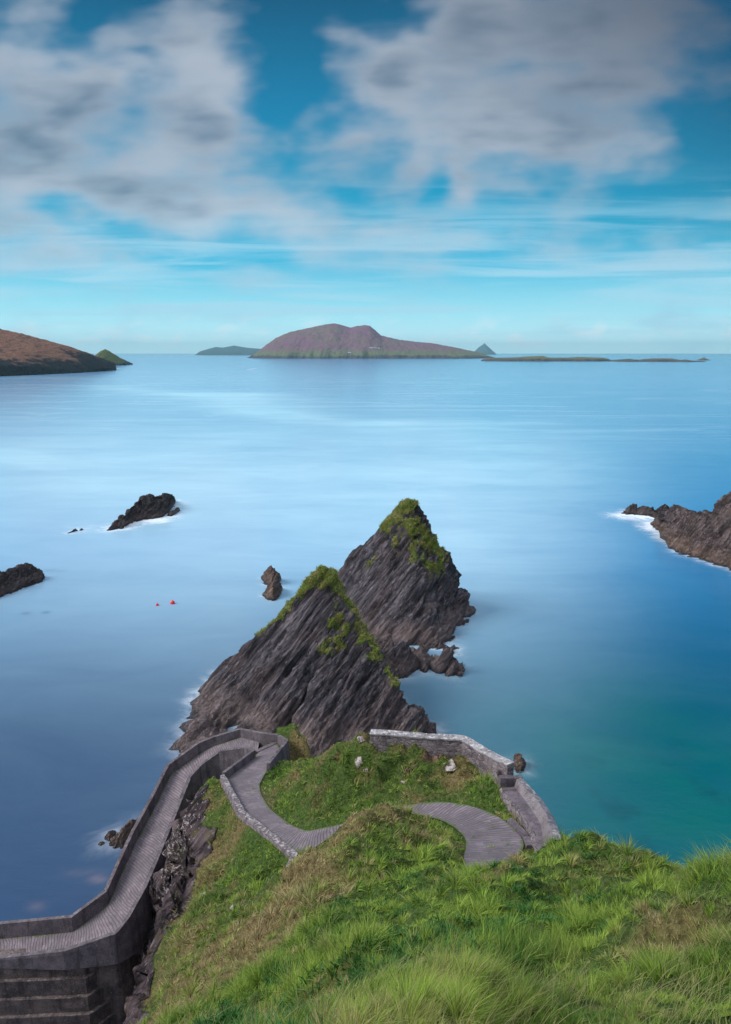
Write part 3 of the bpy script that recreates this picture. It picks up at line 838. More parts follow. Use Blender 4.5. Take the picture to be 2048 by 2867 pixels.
# the stepped concrete buttress
def buttress():
    root = bpy.data.objects.new('concrete_buttress', None); COL.objects.link(root)
    c0 = Z(-200, 2716, 5.6); c1 = Z(236, 2697, 5.6); c2 = Z(420, 2588, 5.6) 
    root.location = (c1[0], c1[1], 0)
    tag(root, 'massive dark stepped concrete buttress under the ramp in the bottom left corner', 'buttress')
    in0 = (-24.5, 33.4); in1 = (-17.2, 33.6); in2 = (-12.9, 37.6)
    d1 = Vector((c1[0] - c0[0], c1[1] - c0[1])).normalized(); n1 = Vector((d1.y, -d1.x))
    d2 = Vector((c2[0] - c1[0], c2[1] - c1[1])).normalized(); n2 = Vector((d2.y, -d2.x))
    bis = (n1 + n2); bis = bis / (1 + n1.dot(n2))
    zt = 5.6; k = 0
    while zt > -0.9:
        h = [0.85, 1.12, 1.05, 0.98, 1.05, 1.0, 1.0, 1.0][k]; e = [0, 0.2, 0.37, 0.56, 0.7, 0.88, 1.0][k]
        q0 = Vector(c0[:2]) + n1 * e; q1 = Vector(c1[:2]) + bis * e; q2 = Vector(c2[:2]) + n2 * e
        nseg = 24
        ring = [q0.lerp(q1, i / nseg) for i in range(nseg)] + [q1.lerp(q2, i / 14) for i in range(15)]
        back = [Vector(in2), Vector(in1), Vector(in0)]
        pl = ring + back; m = len(pl); V = []
        lev = [0, -0.03, -h * 0.35, -h * 0.7, -h + 0.012]
        for li, dzv in enumerate(lev):
            for i, p in enumerate(pl):
                ins = 0.03 if li == 0 else (0.0 if li < 4 else 0.0)
                nn = n1 if i < nseg else n2
                f = 0 if i >= len(ring) else 1
                jx = 0.035 * float(perlin(p.x * 1.7, p.y * 1.7, zt * 3 + li)) * f - ins * f
                V.append((p.x + nn.x * jx - c1[0], p.y + nn.y * jx - c1[1], zt + dzv + 0.02 * float(perlin(p.x * 2, p.y * 2, k)) * (li < 2)))
        Fq = []
        for li in range(len(lev) - 1):
            for i in range(m - 1):
                a_, b2 = li * m + i, li * m + i + 1
                Fq.append((a_, a_ + m, b2 + m, b2))
        import bmesh
        me = bpy.data.meshes.new('course'); me.from_pydata(V, [], Fq + [tuple(range(m))]); me.materials.append(M_conc2); me.update()
        o = bpy.data.objects.new('course', me); COL.objects.link(o); o.parent = root
        zt -= h; k += 1


buttress()

# seaward wall on the crest of the mound
def two_part_wall(name, line, th, top, bottom, side, label, cap_mat, face_mat, cap_h=0.09, rough=0.05, over=0.03):
    root = bpy.data.objects.new(name, None); COL.objects.link(root); root.location = (0, 0, 0)
    tag(root, label, 'wall')
    wall_mesh('wall_body', line, th, top, bottom, face_mat, root, side=side, rough=rough)
    l2 = off(line, -over, side)
    l2 = [(p[0], p[1], t) for p, t in zip(l2, top)]
    wall_mesh('coping', l2, th + 2 * over, cap_h, 0.004, cap_mat, root, side=side, rough=0.04)
    return root


w1 = [Z(1035, 2094, 20.0), Z(1115, 2099, 20.1), Z(1199, 2110, 20.2), Z(1293, 2112, 20.4)]
t1 = []
for (u, v), p in zip([(1034, 2057), (1115, 2063), (1200, 2070), (1290, 2075)], w1): t1.append(Y(u, v, p[1])[2])
w2 = [(5.7, 29.45, 20.5), (6.55, 28.0, 20.7)]
t2 = [Y(1362, 2113, 29.45)[2], Y(1420, 2146, 28.0)[2]]
two_part_wall('stone_wall', w1 + w2, 0.42, t1 + t2, [p[2] - 0.8 for p in w1] + [19.0, 19.0], 1, 'bent dark stone wall with white lichened coping on the crest of the grassy mound', M_cap, M_stone)

# retaining wall and concrete seat beyond the loop
LL = [Z(1403, 2206, 21.0), Z(1450, 2262, 21.4), Z(1501, 2335, 21.9), (6.2, 21.2, 22.2)]
foot = [Z(1352, 2200, 20.2), Z(1398, 2243, 20.5), Z(1442, 2292, 20.8), Z(1492, 2362, 21.3)]
def ledge():
    root = bpy.data.objects.new('concrete_ledge', None); COL.objects.link(root)
    tag(root, 'grey concrete ledge with a raised back above the curved path and teal water', 'ledge')
    # rubble face between foot and ledge edge
    F0 = np.array([(5.75, 28.9, 20.0)] + foot); L0 = np.array([(6.05, 28.4, 21.1)] + LL)
    n = 40; Fp = resample(F0, n)[0]; Lp = resample(L0, n)[0]
    m = 12; t = np.linspace(0, 1, m)
    V = Fp[:, None] * (1 - t[None, :, None]) + Lp[:, None] * t[None, :, None]
    V[:, 0, 2] -= 0.5
    V = V.reshape(-1, 3)
    V += 0.12 * np.stack([fbm(V[:, 0] * 3, V[:, 1] * 3, V[:, 2] * 3 + k * 7, 3) for k in range(3)], 1)
    mesh_np('rubble_face', V, grid_faces(m, n)[:, ::-1], M_stone, root)
    # floor strip, riser, sloped back, outer rim
    R0 = [Z(1441, 2202, 21.0), Z(1478, 2250, 21.4), Z(1514, 2305, 21.85), (6.55, 21.3, 22.2)]
    B0 = [Y(1446, 2180, R0[0][1] + 0.12), Y(1500, 2235, R0[1][1] + 0.1), Y(1532, 2280, R0[2][1] + 0.05), (6.8, 21.3, 22.85)]
    O0 = [Y(1462, 2178, R0[0][1] + 0.25), Y(1520, 2240, R0[1][1] + 0.3), Y(1552, 2290, R0[2][1] + 0.3), (7.1, 21.3, 22.9)]
    Lb = [(p[0], p[1], p[2]) for p in LL]
    def q(name, A_, B_, mat, m=6, n=30, thick=None):
        a_, b2 = resample(A_, n)[0], resample(B_, n)[0]; t = np.linspace(0, 1, m)
        V = (a_[:, None] * (1 - t[None, :, None]) + b2[:, None] * t[None, :, None]).reshape(-1, 3)
        V += 0.02 * np.stack([fbm(V[:, 0] * 3, V[:, 1] * 3, V[:, 2] * 3 + k * 7, 3) for k in range(3)], 1)
        return mesh_np(name, V, grid_faces(m, n)[:, ::-1], mat, root)
    q('ledge_floor', Lb, R0, M_ledge)
    q('back_face', R0, B0, M_ledge2)
    q('rim', B0, O0, M_rim)
    O1 = [(p[0] + 0.5, p[1] + 0.3, p[2] - 4.5) for p in O0]
    q('outer_face', O0, O1, M_stone, m=10)
    # end wall of the recess
    a0 = LL[0]; b0 = R0[0]
    endl = [(a0[0] - 0.02, a0[1] + 0.03, a0[2]), (b0[0] + 0.1, b0[1] + 0.05, b0[2]), (O0[0][0] + 0.05, O0[0][1], b0[2])]
    wall_mesh('end_wall', endl, 0.3, [21.45, B0[0][2] + 0.03, B0[0][2] - 0.05], [20.2, 20.2, 18.5], M_conc, root, side=1, rough=0.03)
ledge()

# gutter kerb along the loop
kerb = [Z(1420, 2299, 21.05), Z(1464, 2346, 21.42), Z(1474, 2372, 21.62)]
k2 = off(kerb, 0.02, -1)
o = wall_mesh('kerb', [tuple(p) for p in kerb], 0.30, 0.10, -0.3, M_conc, side=1, rough=0.02)
tag(o, 'narrow concrete kerb at the right edge of the looping path', 'kerb')
# step across the hairpin
s0, s1 = (RA[-1] + [0, 0, 0]), (RB[-1] + [0, 0, 0])
o = wall_mesh('path_step', [tuple(UA[0] + [0, 0, 0.02]), tuple(UB[0] + [0, 0, 0.02])], 0.34, 0.03, -0.5, M_conc, side=-1, rough=0.01)
tag(o, 'shallow concrete step across the hairpin bend', 'step')

# post by the wall end
def post():
    x, y, z = Z(803, 2462, 16.6); z = ground_z(x, y)
    V, Fc = [], []
    import bmesh
    bm = bmesh.new(); bmesh.ops.create_cone(bm, cap_ends=True, segments=10, radius1=0.07, radius2=0.055, depth=0.75)
    bmesh.ops.translate(bm, verts=bm.verts, vec=(0, 0, 0.32))
    me = bpy.data.meshes.new('fence_post'); bm.to_mesh(me); bm.free(); me.materials.append(M_post)
    o = bpy.data.objects.new('fence_post', me); COL.objects.link(o); o.location = (x, y, z); o.rotation_euler = (0.06, 0.04, 0)
    tag(o, 'short grey post in the green grass below the end of the path wall', 'post')
post()


# ------------------------------------------------------------------ rocks as relief
ROCKS = []


def rock_mesh(name, ctrl, bounds, res, mat, label, cat, bed_amp=0.5, fine=1.0, veg_fn=None, smooth=0.02, floor=-0.8, gullies=(), parent=None, group=None, bed=BED, rc=0.5):
    x0, x1, y0, y1 = bounds
    xs = np.arange(x0, x1, res); ys = np.arange(y0, y1, res)
    Xg, Yg = np.meshgrid(xs, ys)
    Zg = RBF(ctrl, smooth, rc)(Xg, Yg)
    for (ax, ay, bx, by, wd, dp) in gullies:
        dxg, dyg = bx - ax, by - ay; L2 = dxg * dxg + dyg * dyg
        t = np.clip(((Xg - ax) * dxg + (Yg - ay) * dyg) / L2, 0, 1)
        dd = np.hypot(Xg - ax - t * dxg, Yg - ay - t * dyg)
        dd = dd + 0.3 * wd * fbm(Xg * 0.6, Yg * 0.6, 4.0, 2)
        Zg = Zg - dp * np.exp(-(dd / wd) ** 2)
    nx, ny, nz = normals(Xg, Yg, Zg)
    d, n, k = bed
    a = Xg * n[0] + Yg * n[1] + Zg * n[2]; b = Xg * k[0] + Yg * k[1] + Zg * k[2]; c = Xg * d[0] + Yg * d[1] + Zg * d[2]
    f = fine
    wv = a + 0.5 * fbm(a * 0.15 * f, b * 0.12 * f, c * 0.03 * f, 2) / f
    big = 1 - 2.2 * np.abs(perlin(wv * 0.28 * f, b * 0.11 * f, c * 0.028 * f))
    mid = 1 - 2.2 * np.abs(perlin(wv * 0.8 * f + 5, b * 0.28 * f, c * 0.045 * f))
    sm = 1 - 2.2 * np.abs(perlin(wv * 2.1 * f + 9, b * 0.7 * f, c * 0.10 * f))
    blocky = fbm(Xg * 0.5 * f, Yg * 0.5 * f, Zg * 0.5 * f, 4)
    # sharp saw-tooth edges of the beds
    saw = np.mod(wv * 0.9 * f + 0.6 * perlin(b * 0.4 * f, c * 0.15 * f, 3.0), 1.0)
    def saw_(per, off, wob):
        t_ = np.mod(wv / per * f + off + wob * perlin(b * 0.22 * f / per, c * 0.04 * f / per, off), 1.0)
        return t_ ** 1.3 * np.clip(0.6 + 1.2 * perlin(a * 0.3 * f + off, b * 0.3 * f, c * 0.1 * f), 0.1, 1.3)
    saws = 0.65 * saw_(6.4, 0.8, 1.3) + 0.55 * saw_(3.1, 0.3, 1.6) + 0.30 * saw_(1.3, 5.2, 1.5) + 0.15 * saw_(0.55, 2.7, 1.5)
    disp = bed_amp * (0.9 * saws - 0.34) + bed_amp * (0.55 * big + 0.45 * mid + 0.30 * sm + 0.34 * saw + 0.40 * blocky - 0.62)
    veg = np.zeros_like(Zg)
    if veg_fn is not None:
        veg = veg_fn(Xg, Yg, Zg, nz) + 0.50 * fbm(Xg * 0.75, Yg * 0.75, Zg * 0.75, 4)
        vm = sstep(veg, 0.45, 0.6)
        clump = fbm(Xg * 1.3, Yg * 1.3, Zg * 1.3, 3)
        disp = disp * (1 - 0.5 * vm) + vm * (0.28 + 0.45 * clump) * 0.8
    Vx = Xg + nx * disp; Vy = Yg + ny * disp; Vz = Zg + nz * disp
    V = np.stack([Vx, Vy, Vz], -1).reshape(-1, 3)
    V, Fc, atx = cull(V, grid_faces(len(xs), len(ys)), V[:, 2] > floor, {'veg': np.clip(veg, 0, 1).ravel()})
    o = mesh_np(name, V, Fc, mat, parent, attrs=atx)
    if label: tag(o, label, cat, group)
    k = (V[:, 2] > -0.15) & (V[:, 2] < 0.25)
    ROCKS.append(V[k][::3, :2])
    return o, V, atx['veg']


def loft_rock(label, front, sky, k=0.9, res=0.15, amp=0.3, mat=None, fine=1.3, name='sea_rock', cat='rock', group=None, bed=BED, flat=0.8, back=0.8):
    "front: waterline pixels, sky: skyline pixels, both from left to right; k: steepness of the near face"
    u0 = max(front[0][0], sky[0][0]); u1 = min(front[-1][0], sky[-1][0])
    y_m = Z((u0 + u1) / 2, np.interp((u0 + u1) / 2, *zip(*front)), 0)[1]
    du = res * F / y_m / 1.1; us = np.arange(u0, u1 + du * 0.5, du)
    vf = np.interp(us, *zip(*front)); vs = np.minimum(np.interp(us, *zip(*sky)), vf - 0.3)
    rows = []
    hmax = 0
    cols = []
    for u, a, b in zip(us, vf, vs):
        P0 = np.array(Z(u, a, 0)); ra = ray(u, b); ratio = ra[2] / ra[1]
        yr = (HC + k * P0[1]) / (k - ratio); PR = np.array([ra[0] / ra[1] * yr, yr, HC + ratio * yr]); hmax = max(hmax, PR[2]); cols.append((P0, PR))
    wmax = max(c[1][1] - c[0][1] for c in cols); nf = max(8, int(math.hypot(wmax, hmax) / res)); nb = max(5, int(hmax * (1 + back) / res))
    G = np.zeros((nf + nb, len(cols), 3))
    for i, (P0, PR) in enumerate(cols):
        t = np.linspace(-0.25, 1, nf)[:, None]; tt = np.clip(t, 0, 1)
        z = np.where(t < 0, t * 2.4 * max(0.6, PR[2] * 0.5), PR[2] * tt ** flat)
        G[:nf, i, :2] = P0[:2] + (PR - P0)[:2] * t; G[:nf, i, 2] = z[:, 0]
        t = np.linspace(0, 1, nb + 1)[1:, None]
        G[nf:, i, 0] = PR[0] + t[:, 0] * 0.2; G[nf:, i, 1] = PR[1] + t[:, 0] * (PR[2] * back + 0.8); G[nf:, i, 2] = PR[2] - (PR[2] + 1.2) * t[:, 0] ** 1.3
    dU = np.gradient(G, axis=1); dV = np.gradient(G, axis=0); N = np.cross(dU, dV); N /= np.linalg.norm(N, axis=2)[..., None] + 1e-9
    N = np.where(N[..., 2:] < 0, -N, N)
    Xg, Yg, Zg = G[..., 0], G[..., 1], G[..., 2]; d, n, kk = bed; f = fine
    a = Xg * n[0] + Yg * n[1] + Zg * n[2]; b = Xg * kk[0] + Yg * kk[1] + Zg * kk[2]; c = Xg * d[0] + Yg * d[1] + Zg * d[2]
    wv = a + 0.5 * fbm(Xg * 0.3 * f, Yg * 0.3 * f, Zg * 0.3 * f, 3) / f
    saw = np.mod(wv * 0.55 * f + 1.2 * perlin(b * 0.3 * f, c * 0.15 * f, 1.0), 1.0); saw2 = np.mod(wv * 1.7 * f + 1.3 * perlin(b * 0.6 * f, c * 0.3 * f, 4.0), 1.0)
    big = 1 - 2.2 * np.abs(perlin(wv * 0.4 * f, b * 0.3 * f, c * 0.16 * f)); rough = fbm(Xg * 1.1 * f, Yg * 1.1 * f, Zg * 1.1 * f, 4)
    disp = amp * (0.6 * big + 0.8 * saw + 0.35 * saw2 + 0.8 * rough - 0.7) * sstep(np.arange(len(us)), -1, 6)[None] * sstep(-np.arange(len(us)), -len(us), -len(us) + 6)[None]
    Vg = G + N * disp[..., None]
    V = Vg.reshape(-1, 3); nu = len(us)
    V, Fc, _ = cull(V, grid_faces(nu, nf + nb), V[:, 2] > -0.8)
    o = mesh_np(name, V, Fc, mat or M_skerry)
    tag(o, label, cat, group)
    kq = (V[:, 2] > -0.15) & (V[:, 2] < 0.25); ROCKS.append(V[kq][::3, :2])
    return o


# --- front stack
fs = [Y(924, 1594, 76), Y(881, 1610, 76), Y(941, 1615, 75.6), Y(951, 1653, 75.4), Y(859, 1637, 76), Y(816, 1697, 76), Y(773, 1740, 76), Y(702, 1811, 75), Y(659, 1843, 75.5), Y(599, 1892, 75.5),
      Y(984, 1702, 74.6), Y(1022, 1767, 73), Y(1065, 1843, 71), Y(1119, 1919, 68.4), Y(1152, 1979, 67), Y(1170, 2011, 66.4), Y(1182, 2050, 65),
      Z(575, 1979, 0.1), Z(572, 1941, 0.1), Z(545, 2025, 1.4), Z(524, 2052, 0.1), Z(552, 2064, 0.8), Z(600, 2070, 1.8), Z(640, 2080, 1.8), Z(690, 2090, 1.6), Z(700, 2105, 0), Z(800, 2118, 0), Z(876, 2128, 0), Z(950, 2125, 0), Z(1050, 2115, 0), Z(1120, 2100, 0), Z(1200, 2068, 0),
      # face
      Y(924, 1680, 74.2), Y(900, 1760, 72.6), Y(880, 1850, 70.4), Y(860, 1940, 67.8), Y(870, 2030, 65.0), Y(800, 1800, 73.4), Y(760, 1900, 70.6), Y(740, 1980, 68.2), Y(720, 2050, 65.8),
      Y(980, 1800, 72), Y(1000, 1900, 69), Y(1010, 2000, 66), Y(1090, 1980, 66.6), Y(1100, 2060, 64.4), Y(640, 1960, 70.6), Y(640, 2040, 67.2), Y(680, 1890, 73.4), Y(580, 2000, 69.4),
      Y(960, 2080, 63.8), Y(800, 2080, 64.4)]
for p in list(fs[:17]):
    fs.append((p[0] - 0.5, p[1] + 4.5, p[2] * 0.55 - 1.2)); fs.append((p[0] - 0.5, p[1] + 9, -2.5)); fs.append((p[0], p[1] + 16, -6))
for x in (-24, -18, -10, -2, 6, 12): fs.append((x, 55, -5))
fs += [(-26, 64, -5), (-26, 74, -5), (12, 64, -3.5), (14, 72, -5), (-22.5, 70, -2.5)]


def veg_front(Xg, Yg, Zg, nz):
    v = sstep(Zg, 7.5, 15.5) * 0.28
    def seg(u0, v0, y0, u1, v1, y1, wd, a):
        A_ = np.array(Y(u0, v0, y0)); B_ = np.array(Y(u1, v1, y1)); D = B_ - A_; L = (D ** 2).sum()
        t = np.clip(((Xg - A_[0]) * D[0] + (Yg - A_[1]) * D[1] + (Zg - A_[2]) * D[2]) / L, 0, 1)
        dd = np.sqrt((Xg - A_[0] - t * D[0]) ** 2 + (Yg - A_[1] - t * D[1]) ** 2 + (Zg - A_[2] - t * D[2]) ** 2)
        return a * np.exp(-(dd / wd) ** 2)
    v = np.maximum(v, seg(924, 1600, 76, 860, 1640, 76, 2.4, 0.8)); v = np.maximum(v, seg(860, 1640, 76, 740, 1775, 76, 1.3, 0.74))
    v = np.maximum(v, seg(924, 1600, 76, 945, 1640, 75.5, 1.5, 0.8)); v = np.maximum(v, seg(950, 1660, 75.4, 1010, 1740, 74, 1.4, 0.70))
    v = np.maximum(v, seg(960, 1720, 74, 940, 1820, 72, 2.6, 0.56)); v = np.maximum(v, seg(1010, 1750, 73.5, 1060, 1850, 71, 1.4, 0.70))
    v = np.maximum(v, seg(1060, 1850, 71, 1110, 1920, 68.6, 1.2, 0.62))
    return v


g1 = Y(880, 1870, 69.8); g2 = Y(770, 2010, 67)
st1 = rock_mesh('sea_stack', fs, (-25, 12, 59, 92), 0.13, M_stack, 'large dark triangular slate stack with mossy ridge nearest the zigzag path', 'sea stack', 0.85,
          veg_fn=veg_front, gullies=[(g1[0], g1[1], g2[0], g2[1] - 2, 0.7, 2.4), (g1[0] - 3, g1[1] + 1, g1[0] + 0.3, g1[1] + 1.2, 0.5, 0.9)], group='pointed sea stacks')

# --- back stack
bs = [Y(1152, 1403, 103), Y(1130, 1410, 103), Y(1174, 1418, 102.6), Y(1176, 1462, 102), Y(1092, 1453, 104), Y(1065, 1485, 104), Y(1030, 1520, 105), Y(995, 1556, 106), Y(960, 1600, 107.5), Z(930, 1640, 0),
      Y(1206, 1496, 101.6), Y(1233, 1540, 101), Y(1255, 1572, 100.5), Y(1272, 1605, 100.6), Y(1282, 1637, 100.6), Y(1300, 1686, 100.2), Z(1312, 1716, 0.4), Z(1304, 1738, 0.0), Z(1268, 1778, 0), Z(1258, 1810, 0.0), Z(1274, 1842, 1.7), Z(1268, 1832, 2.4), Z(1260, 1816, 3.0), Z(1250, 1834, 1.8), Z(1239, 1842, 0), Z(1190, 1832, 0), Z(1157, 1820, 0),
      Z(1100, 1800, 0), Z(1050, 1790, 0), Z(1000, 1760, 0), Z(950, 1700, 0),
      Y(1150, 1500, 100), Y(1184, 1560, 98.6), Y(1186, 1620, 96.4), Y(1200, 1700, 93.2), Y(1215, 1770, 89.6), Y(1250, 1820, 86.4), Y(1120, 1560, 99.6), Y(1100, 1640, 97), Y(1110, 1720, 93), Y(1150, 1780, 89.6), Y(1050, 1620, 99.4), Y(1040, 1700, 95),
      Y(1000, 1640, 101.6), Y(1230, 1620, 98.8), Y(1235, 1700, 96.4), Y(1260, 1680, 98.2), Y(1080, 1520, 102)]
for p in list(bs[:17]):
    bs.append((p[0] + 0.5, p[1] + 5, p[2] * 0.5 - 1)); bs.append((p[0] + 1, p[1] + 11, -3)); bs.append((p[0], p[1] + 18, -6))
bs += [(-8, 84, -5), (0, 80, -4), (6, 80, -4), (12, 79, -3), (16, 84, -3.5), (17, 92, -4), (20, 100, -5), (-10, 95, -5), (22, 106, -5)]
bs += [(-13, 122, -5), (-13, 110, -5), (-6, 130, -5), (0, 128, -4)]
for u, v in [(1285, 1870), (1240, 1860), (1300, 1760), (1330, 1720), (1157, 1845)]: bs.append(Z(u, v, -1.6))


def veg_back(Xg, Yg, Zg, nz):
    v = sstep(Zg, 9.0, 17) * 0.30
    def seg(u0, v0, y0, u1, v1, y1, wd, a):
        A_ = np.array(Y(u0, v0, y0)); B_ = np.array(Y(u1, v1, y1)); D = B_ - A_; L = (D ** 2).sum()
        t = np.clip(((Xg - A_[0]) * D[0] + (Yg - A_[1]) * D[1] + (Zg - A_[2]) * D[2]) / L, 0, 1)
        dd = np.sqrt((Xg - A_[0] - t * D[0]) ** 2 + (Yg - A_[1] - t * D[1]) ** 2 + (Zg - A_[2] - t * D[2]) ** 2)
        return a * np.exp(-(dd / wd) ** 2)
    v = np.maximum(v, seg(1150, 1410, 103, 1090, 1470, 103.6, 2.0, 0.85)); v = np.maximum(v, seg(1150, 1470, 101, 1230, 1540, 101, 2.6, 0.70))
    v = np.maximum(v, seg(1170, 1520, 100, 1200, 1600, 99.0, 3.4, 0.58)); v = np.maximum(v, seg(1130, 1500, 101, 1100, 1520, 101.4, 1.3, 0.6))
    v = np.maximum(v, seg(1050, 1560, 102, 1030, 1580, 102.4, 1.4, 0.52))
    return v


st2 = rock_mesh('sea_stack', bs, (-12, 22, 78, 124), 0.15, M_stack, 'taller pointed slate stack with green summit standing farther out to sea', 'sea stack', 0.95,
          veg_fn=veg_back, group='pointed sea stacks')


GR = 'rocks rising from the sea'
FLATBED = basis((0.93, 0.30, 0.22), (-0.2, -0.3, 1.0)); MIDBED = basis((0.75, 0.3, 0.5), (-0.5, -0.2, 0.9))
loft_rock('low jagged rock wedged between the two tall stacks', [(1030, 1860), (1060, 1885), (1100, 1900), (1130, 1899), (1155, 1884), (1178, 1868), (1186, 1850)],
          [(1030, 1800), (1052, 1786), (1070, 1796), (1090, 1776), (1100, 1790), (1110, 1808), (1128, 1798), (1140, 1806), (1150, 1822), (1160, 1838), (1175, 1846), (1186, 1850)], k=1.3, res=0.10, amp=0.4, mat=M_stack, fine=1.2, group=GR)
loft_rock('small round rock at the tip beside the rock between the stacks', [(1168, 1868), (1180, 1880), (1192, 1884), (1200, 1878), (1205, 1860)],
          [(1168, 1856), (1176, 1852), (1185, 1848), (1196, 1844), (1203, 1852), (1205, 1860)], k=1.2, res=0.08, amp=0.16, mat=M_stack, fine=2.2, group=GR)
loft_rock('pair of jagged rock teeth at the right foot of the nearest stack', [(1146, 2050), (1170, 2060), (1190, 2064), (1210, 2064), (1224, 2058)],
          [(1146, 1990), (1158, 1976), (1168, 1978), (1176, 1998), (1184, 2012), (1192, 2010), (1200, 2030), (1208, 2026), (1216, 2024), (1221, 2040), (1224, 2058)], k=1.6, res=0.08, amp=0.3, mat=M_stack, fine=1.8, group=GR)
loft_rock('small leaning rock alone left of the nearest stack, farther tooth', [(731, 1620), (745, 1636), (760, 1642), (778, 1640), (788, 1622)],
          [(731, 1614), (740, 1606), (748, 1596), (757, 1587), (763, 1588), (770, 1600), (778, 1602), (784, 1610), (788, 1622)], k=1.3, res=0.10, amp=0.4, mat=M_brown, fine=1.6, group=GR)
loft_rock('small leaning rock alone left of the nearest stack, nearer tooth', [(735, 1668), (750, 1680), (765, 1683), (780, 1672), (791, 1650)],
          [(735, 1662), (745, 1648), (755, 1636), (766, 1628), (776, 1628), (786, 1634), (791, 1648)], k=1.3, res=0.10, amp=0.4, mat=M_brown, fine=1.6, group=GR)
loft_rock('long dark rock with white surf in the middle distance left', [(299, 1486), (320, 1484), (345, 1478), (370, 1462), (400, 1455), (430, 1452), (460, 1446), (480, 1425), (492, 1402)],
          [(299, 1484), (310, 1474), (325, 1460), (336, 1450), (350, 1444), (358, 1430), (366, 1422), (376, 1416), (390, 1400), (405, 1394), (420, 1388), (436, 1390), (450, 1386), (456, 1382), (464, 1379), (475, 1384), (482, 1386), (488, 1394), (492, 1400)],
          k=0.9, res=0.22, amp=0.9, fine=0.9, bed=MIDBED, group=GR)
loft_rock('small dark rock in surf at the right end of the long rock', [(468, 1444), (480, 1446), (492, 1440), (505, 1430)], [(468, 1442), (476, 1434), (486, 1428), (496, 1420), (501, 1422), (505, 1430)], k=0.9, res=0.16, amp=0.35, fine=1.3, group=GR)
loft_rock('tiny low rock left of the long surf washed rock', [(190, 1494), (205, 1490), (219, 1486)], [(190, 1492), (198, 1488), (206, 1482), (212, 1480), (219, 1485)], k=0.8, res=0.12, amp=0.2, fine=1.6, group=GR)
loft_rock('tiny low rock nearest the long surf washed rock', [(223, 1486), (228, 1486), (233, 1483)], [(223, 1484), (227, 1480), (231, 1479), (233, 1482)], k=0.8, res=0.10, amp=0.12, fine=1.6, group=GR)
loft_rock('flat topped dark rock cut off by the left photo edge', [(-140, 1700), (-60, 1690), (0, 1672), (40, 1656), (80, 1640), (118, 1628), (121, 1622)],
          [(-140, 1612), (-60, 1600), (-20, 1594), (0, 1594), (6, 1596), (14, 1602), (24, 1596), (34, 1594), (46, 1590), (58, 1584), (70, 1582), (88, 1582), (96, 1592), (106, 1594), (113, 1606), (118, 1618), (121, 1621)],
          k=0.85, res=0.13, amp=0.55, fine=1.1, flat=0.6, bed=FLATBED, group=GR)
loft_rock('slanting brown rock in the water beside the lower ramp', [(306, 2368), (320, 2374), (345, 2373), (370, 2366), (386, 2345)], [(306, 2362), (318, 2346), (332, 2330), (344, 2322), (352, 2310), (362, 2302), (372, 2294), (382, 2294), (386, 2310)],
          k=1.0, res=0.05, amp=0.22, mat=M_brown, fine=3.0, group=GR)
loft_rock('small brown rock left of the slanting rock beside the ramp', [(293, 2350), (305, 2356), (320, 2348)], [(293, 2344), (300, 2334), (308, 2328), (316, 2324), (320, 2338)], k=1.0, res=0.04, amp=0.12, mat=M_brown, fine=3.5, group=GR)
loft_rock('little brown rock farthest left beside the lower ramp', [(275, 2366), (283, 2369), (293, 2363)], [(275, 2363), (281, 2357), (288, 2355), (293, 2360)], k=0.8, res=0.04, amp=0.07, mat=M_brown, fine=3.5, group=GR)
loft_rock('brown rock in the blue water beyond the seaward stone wall', [(1438, 2145), (1448, 2162), (1460, 2166), (1468, 2150), (1473, 2138)], [(1438, 2130), (1443, 2118), (1450, 2111), (1458, 2112), (1464, 2122), (1470, 2130), (1473, 2136)],
          k=1.2, res=0.05, amp=0.2, mat=M_brown, fine=3.0, group=GR)
# promontory on the right: a near shoulder and the high ridge behind it are one mass
pr = [(1800, 1468), (1812, 1470), (1830, 1478), (1850, 1492), (1868, 1500), (1880, 1520), (1864, 1528), (1900, 1545), (1940, 1556), (1980, 1570), (2020, 1584), (2060, 1600), (2150, 1626)]
pr = [(1822, 1470), (1836, 1476), (1850, 1482), (1858, 1500), (1866, 1526), (1900, 1545), (1940, 1556), (1980, 1570), (2020, 1584), (2060, 1600), (2150, 1626)]
prs = [(1822, 1462), (1836, 1452), (1850, 1440), (1868, 1436), (1880, 1430), (1895, 1420), (1908, 1415), (1922, 1415), (1934, 1424), (1945, 1434), (1958, 1438), (1970, 1442), (1978, 1433), (1992, 1430), (2002, 1428), (2012, 1420), (2024, 1414), (2034, 1404), (2044, 1394), (2060, 1374), (2150, 1300)]
loft_rock('high pink brown rocky promontory at the right photo edge', pr, prs, k=0.62, res=0.20, amp=1.5, mat=M_brown, fine=0.6, name='rocky_promontory', cat='promontory', flat=0.75)
loft_rock('dark low rocks in surf at the tip of the right promontory', [(1740, 1438), (1760, 1440), (1790, 1442), (1815, 1444), (1840, 1452), (1876, 1450)],
          [(1740, 1436), (1753, 1431), (1757, 1422), (1768, 1416), (1782, 1413), (1785, 1421), (1796, 1418), (1808, 1417), (1816, 1422), (1824, 1424), (1828, 1419), (1833, 1427), (1842, 1424), (1858, 1418), (1866, 1413), (1876, 1420)],
          k=0.9, res=0.2, amp=0.7, fine=1.0, group=GR)

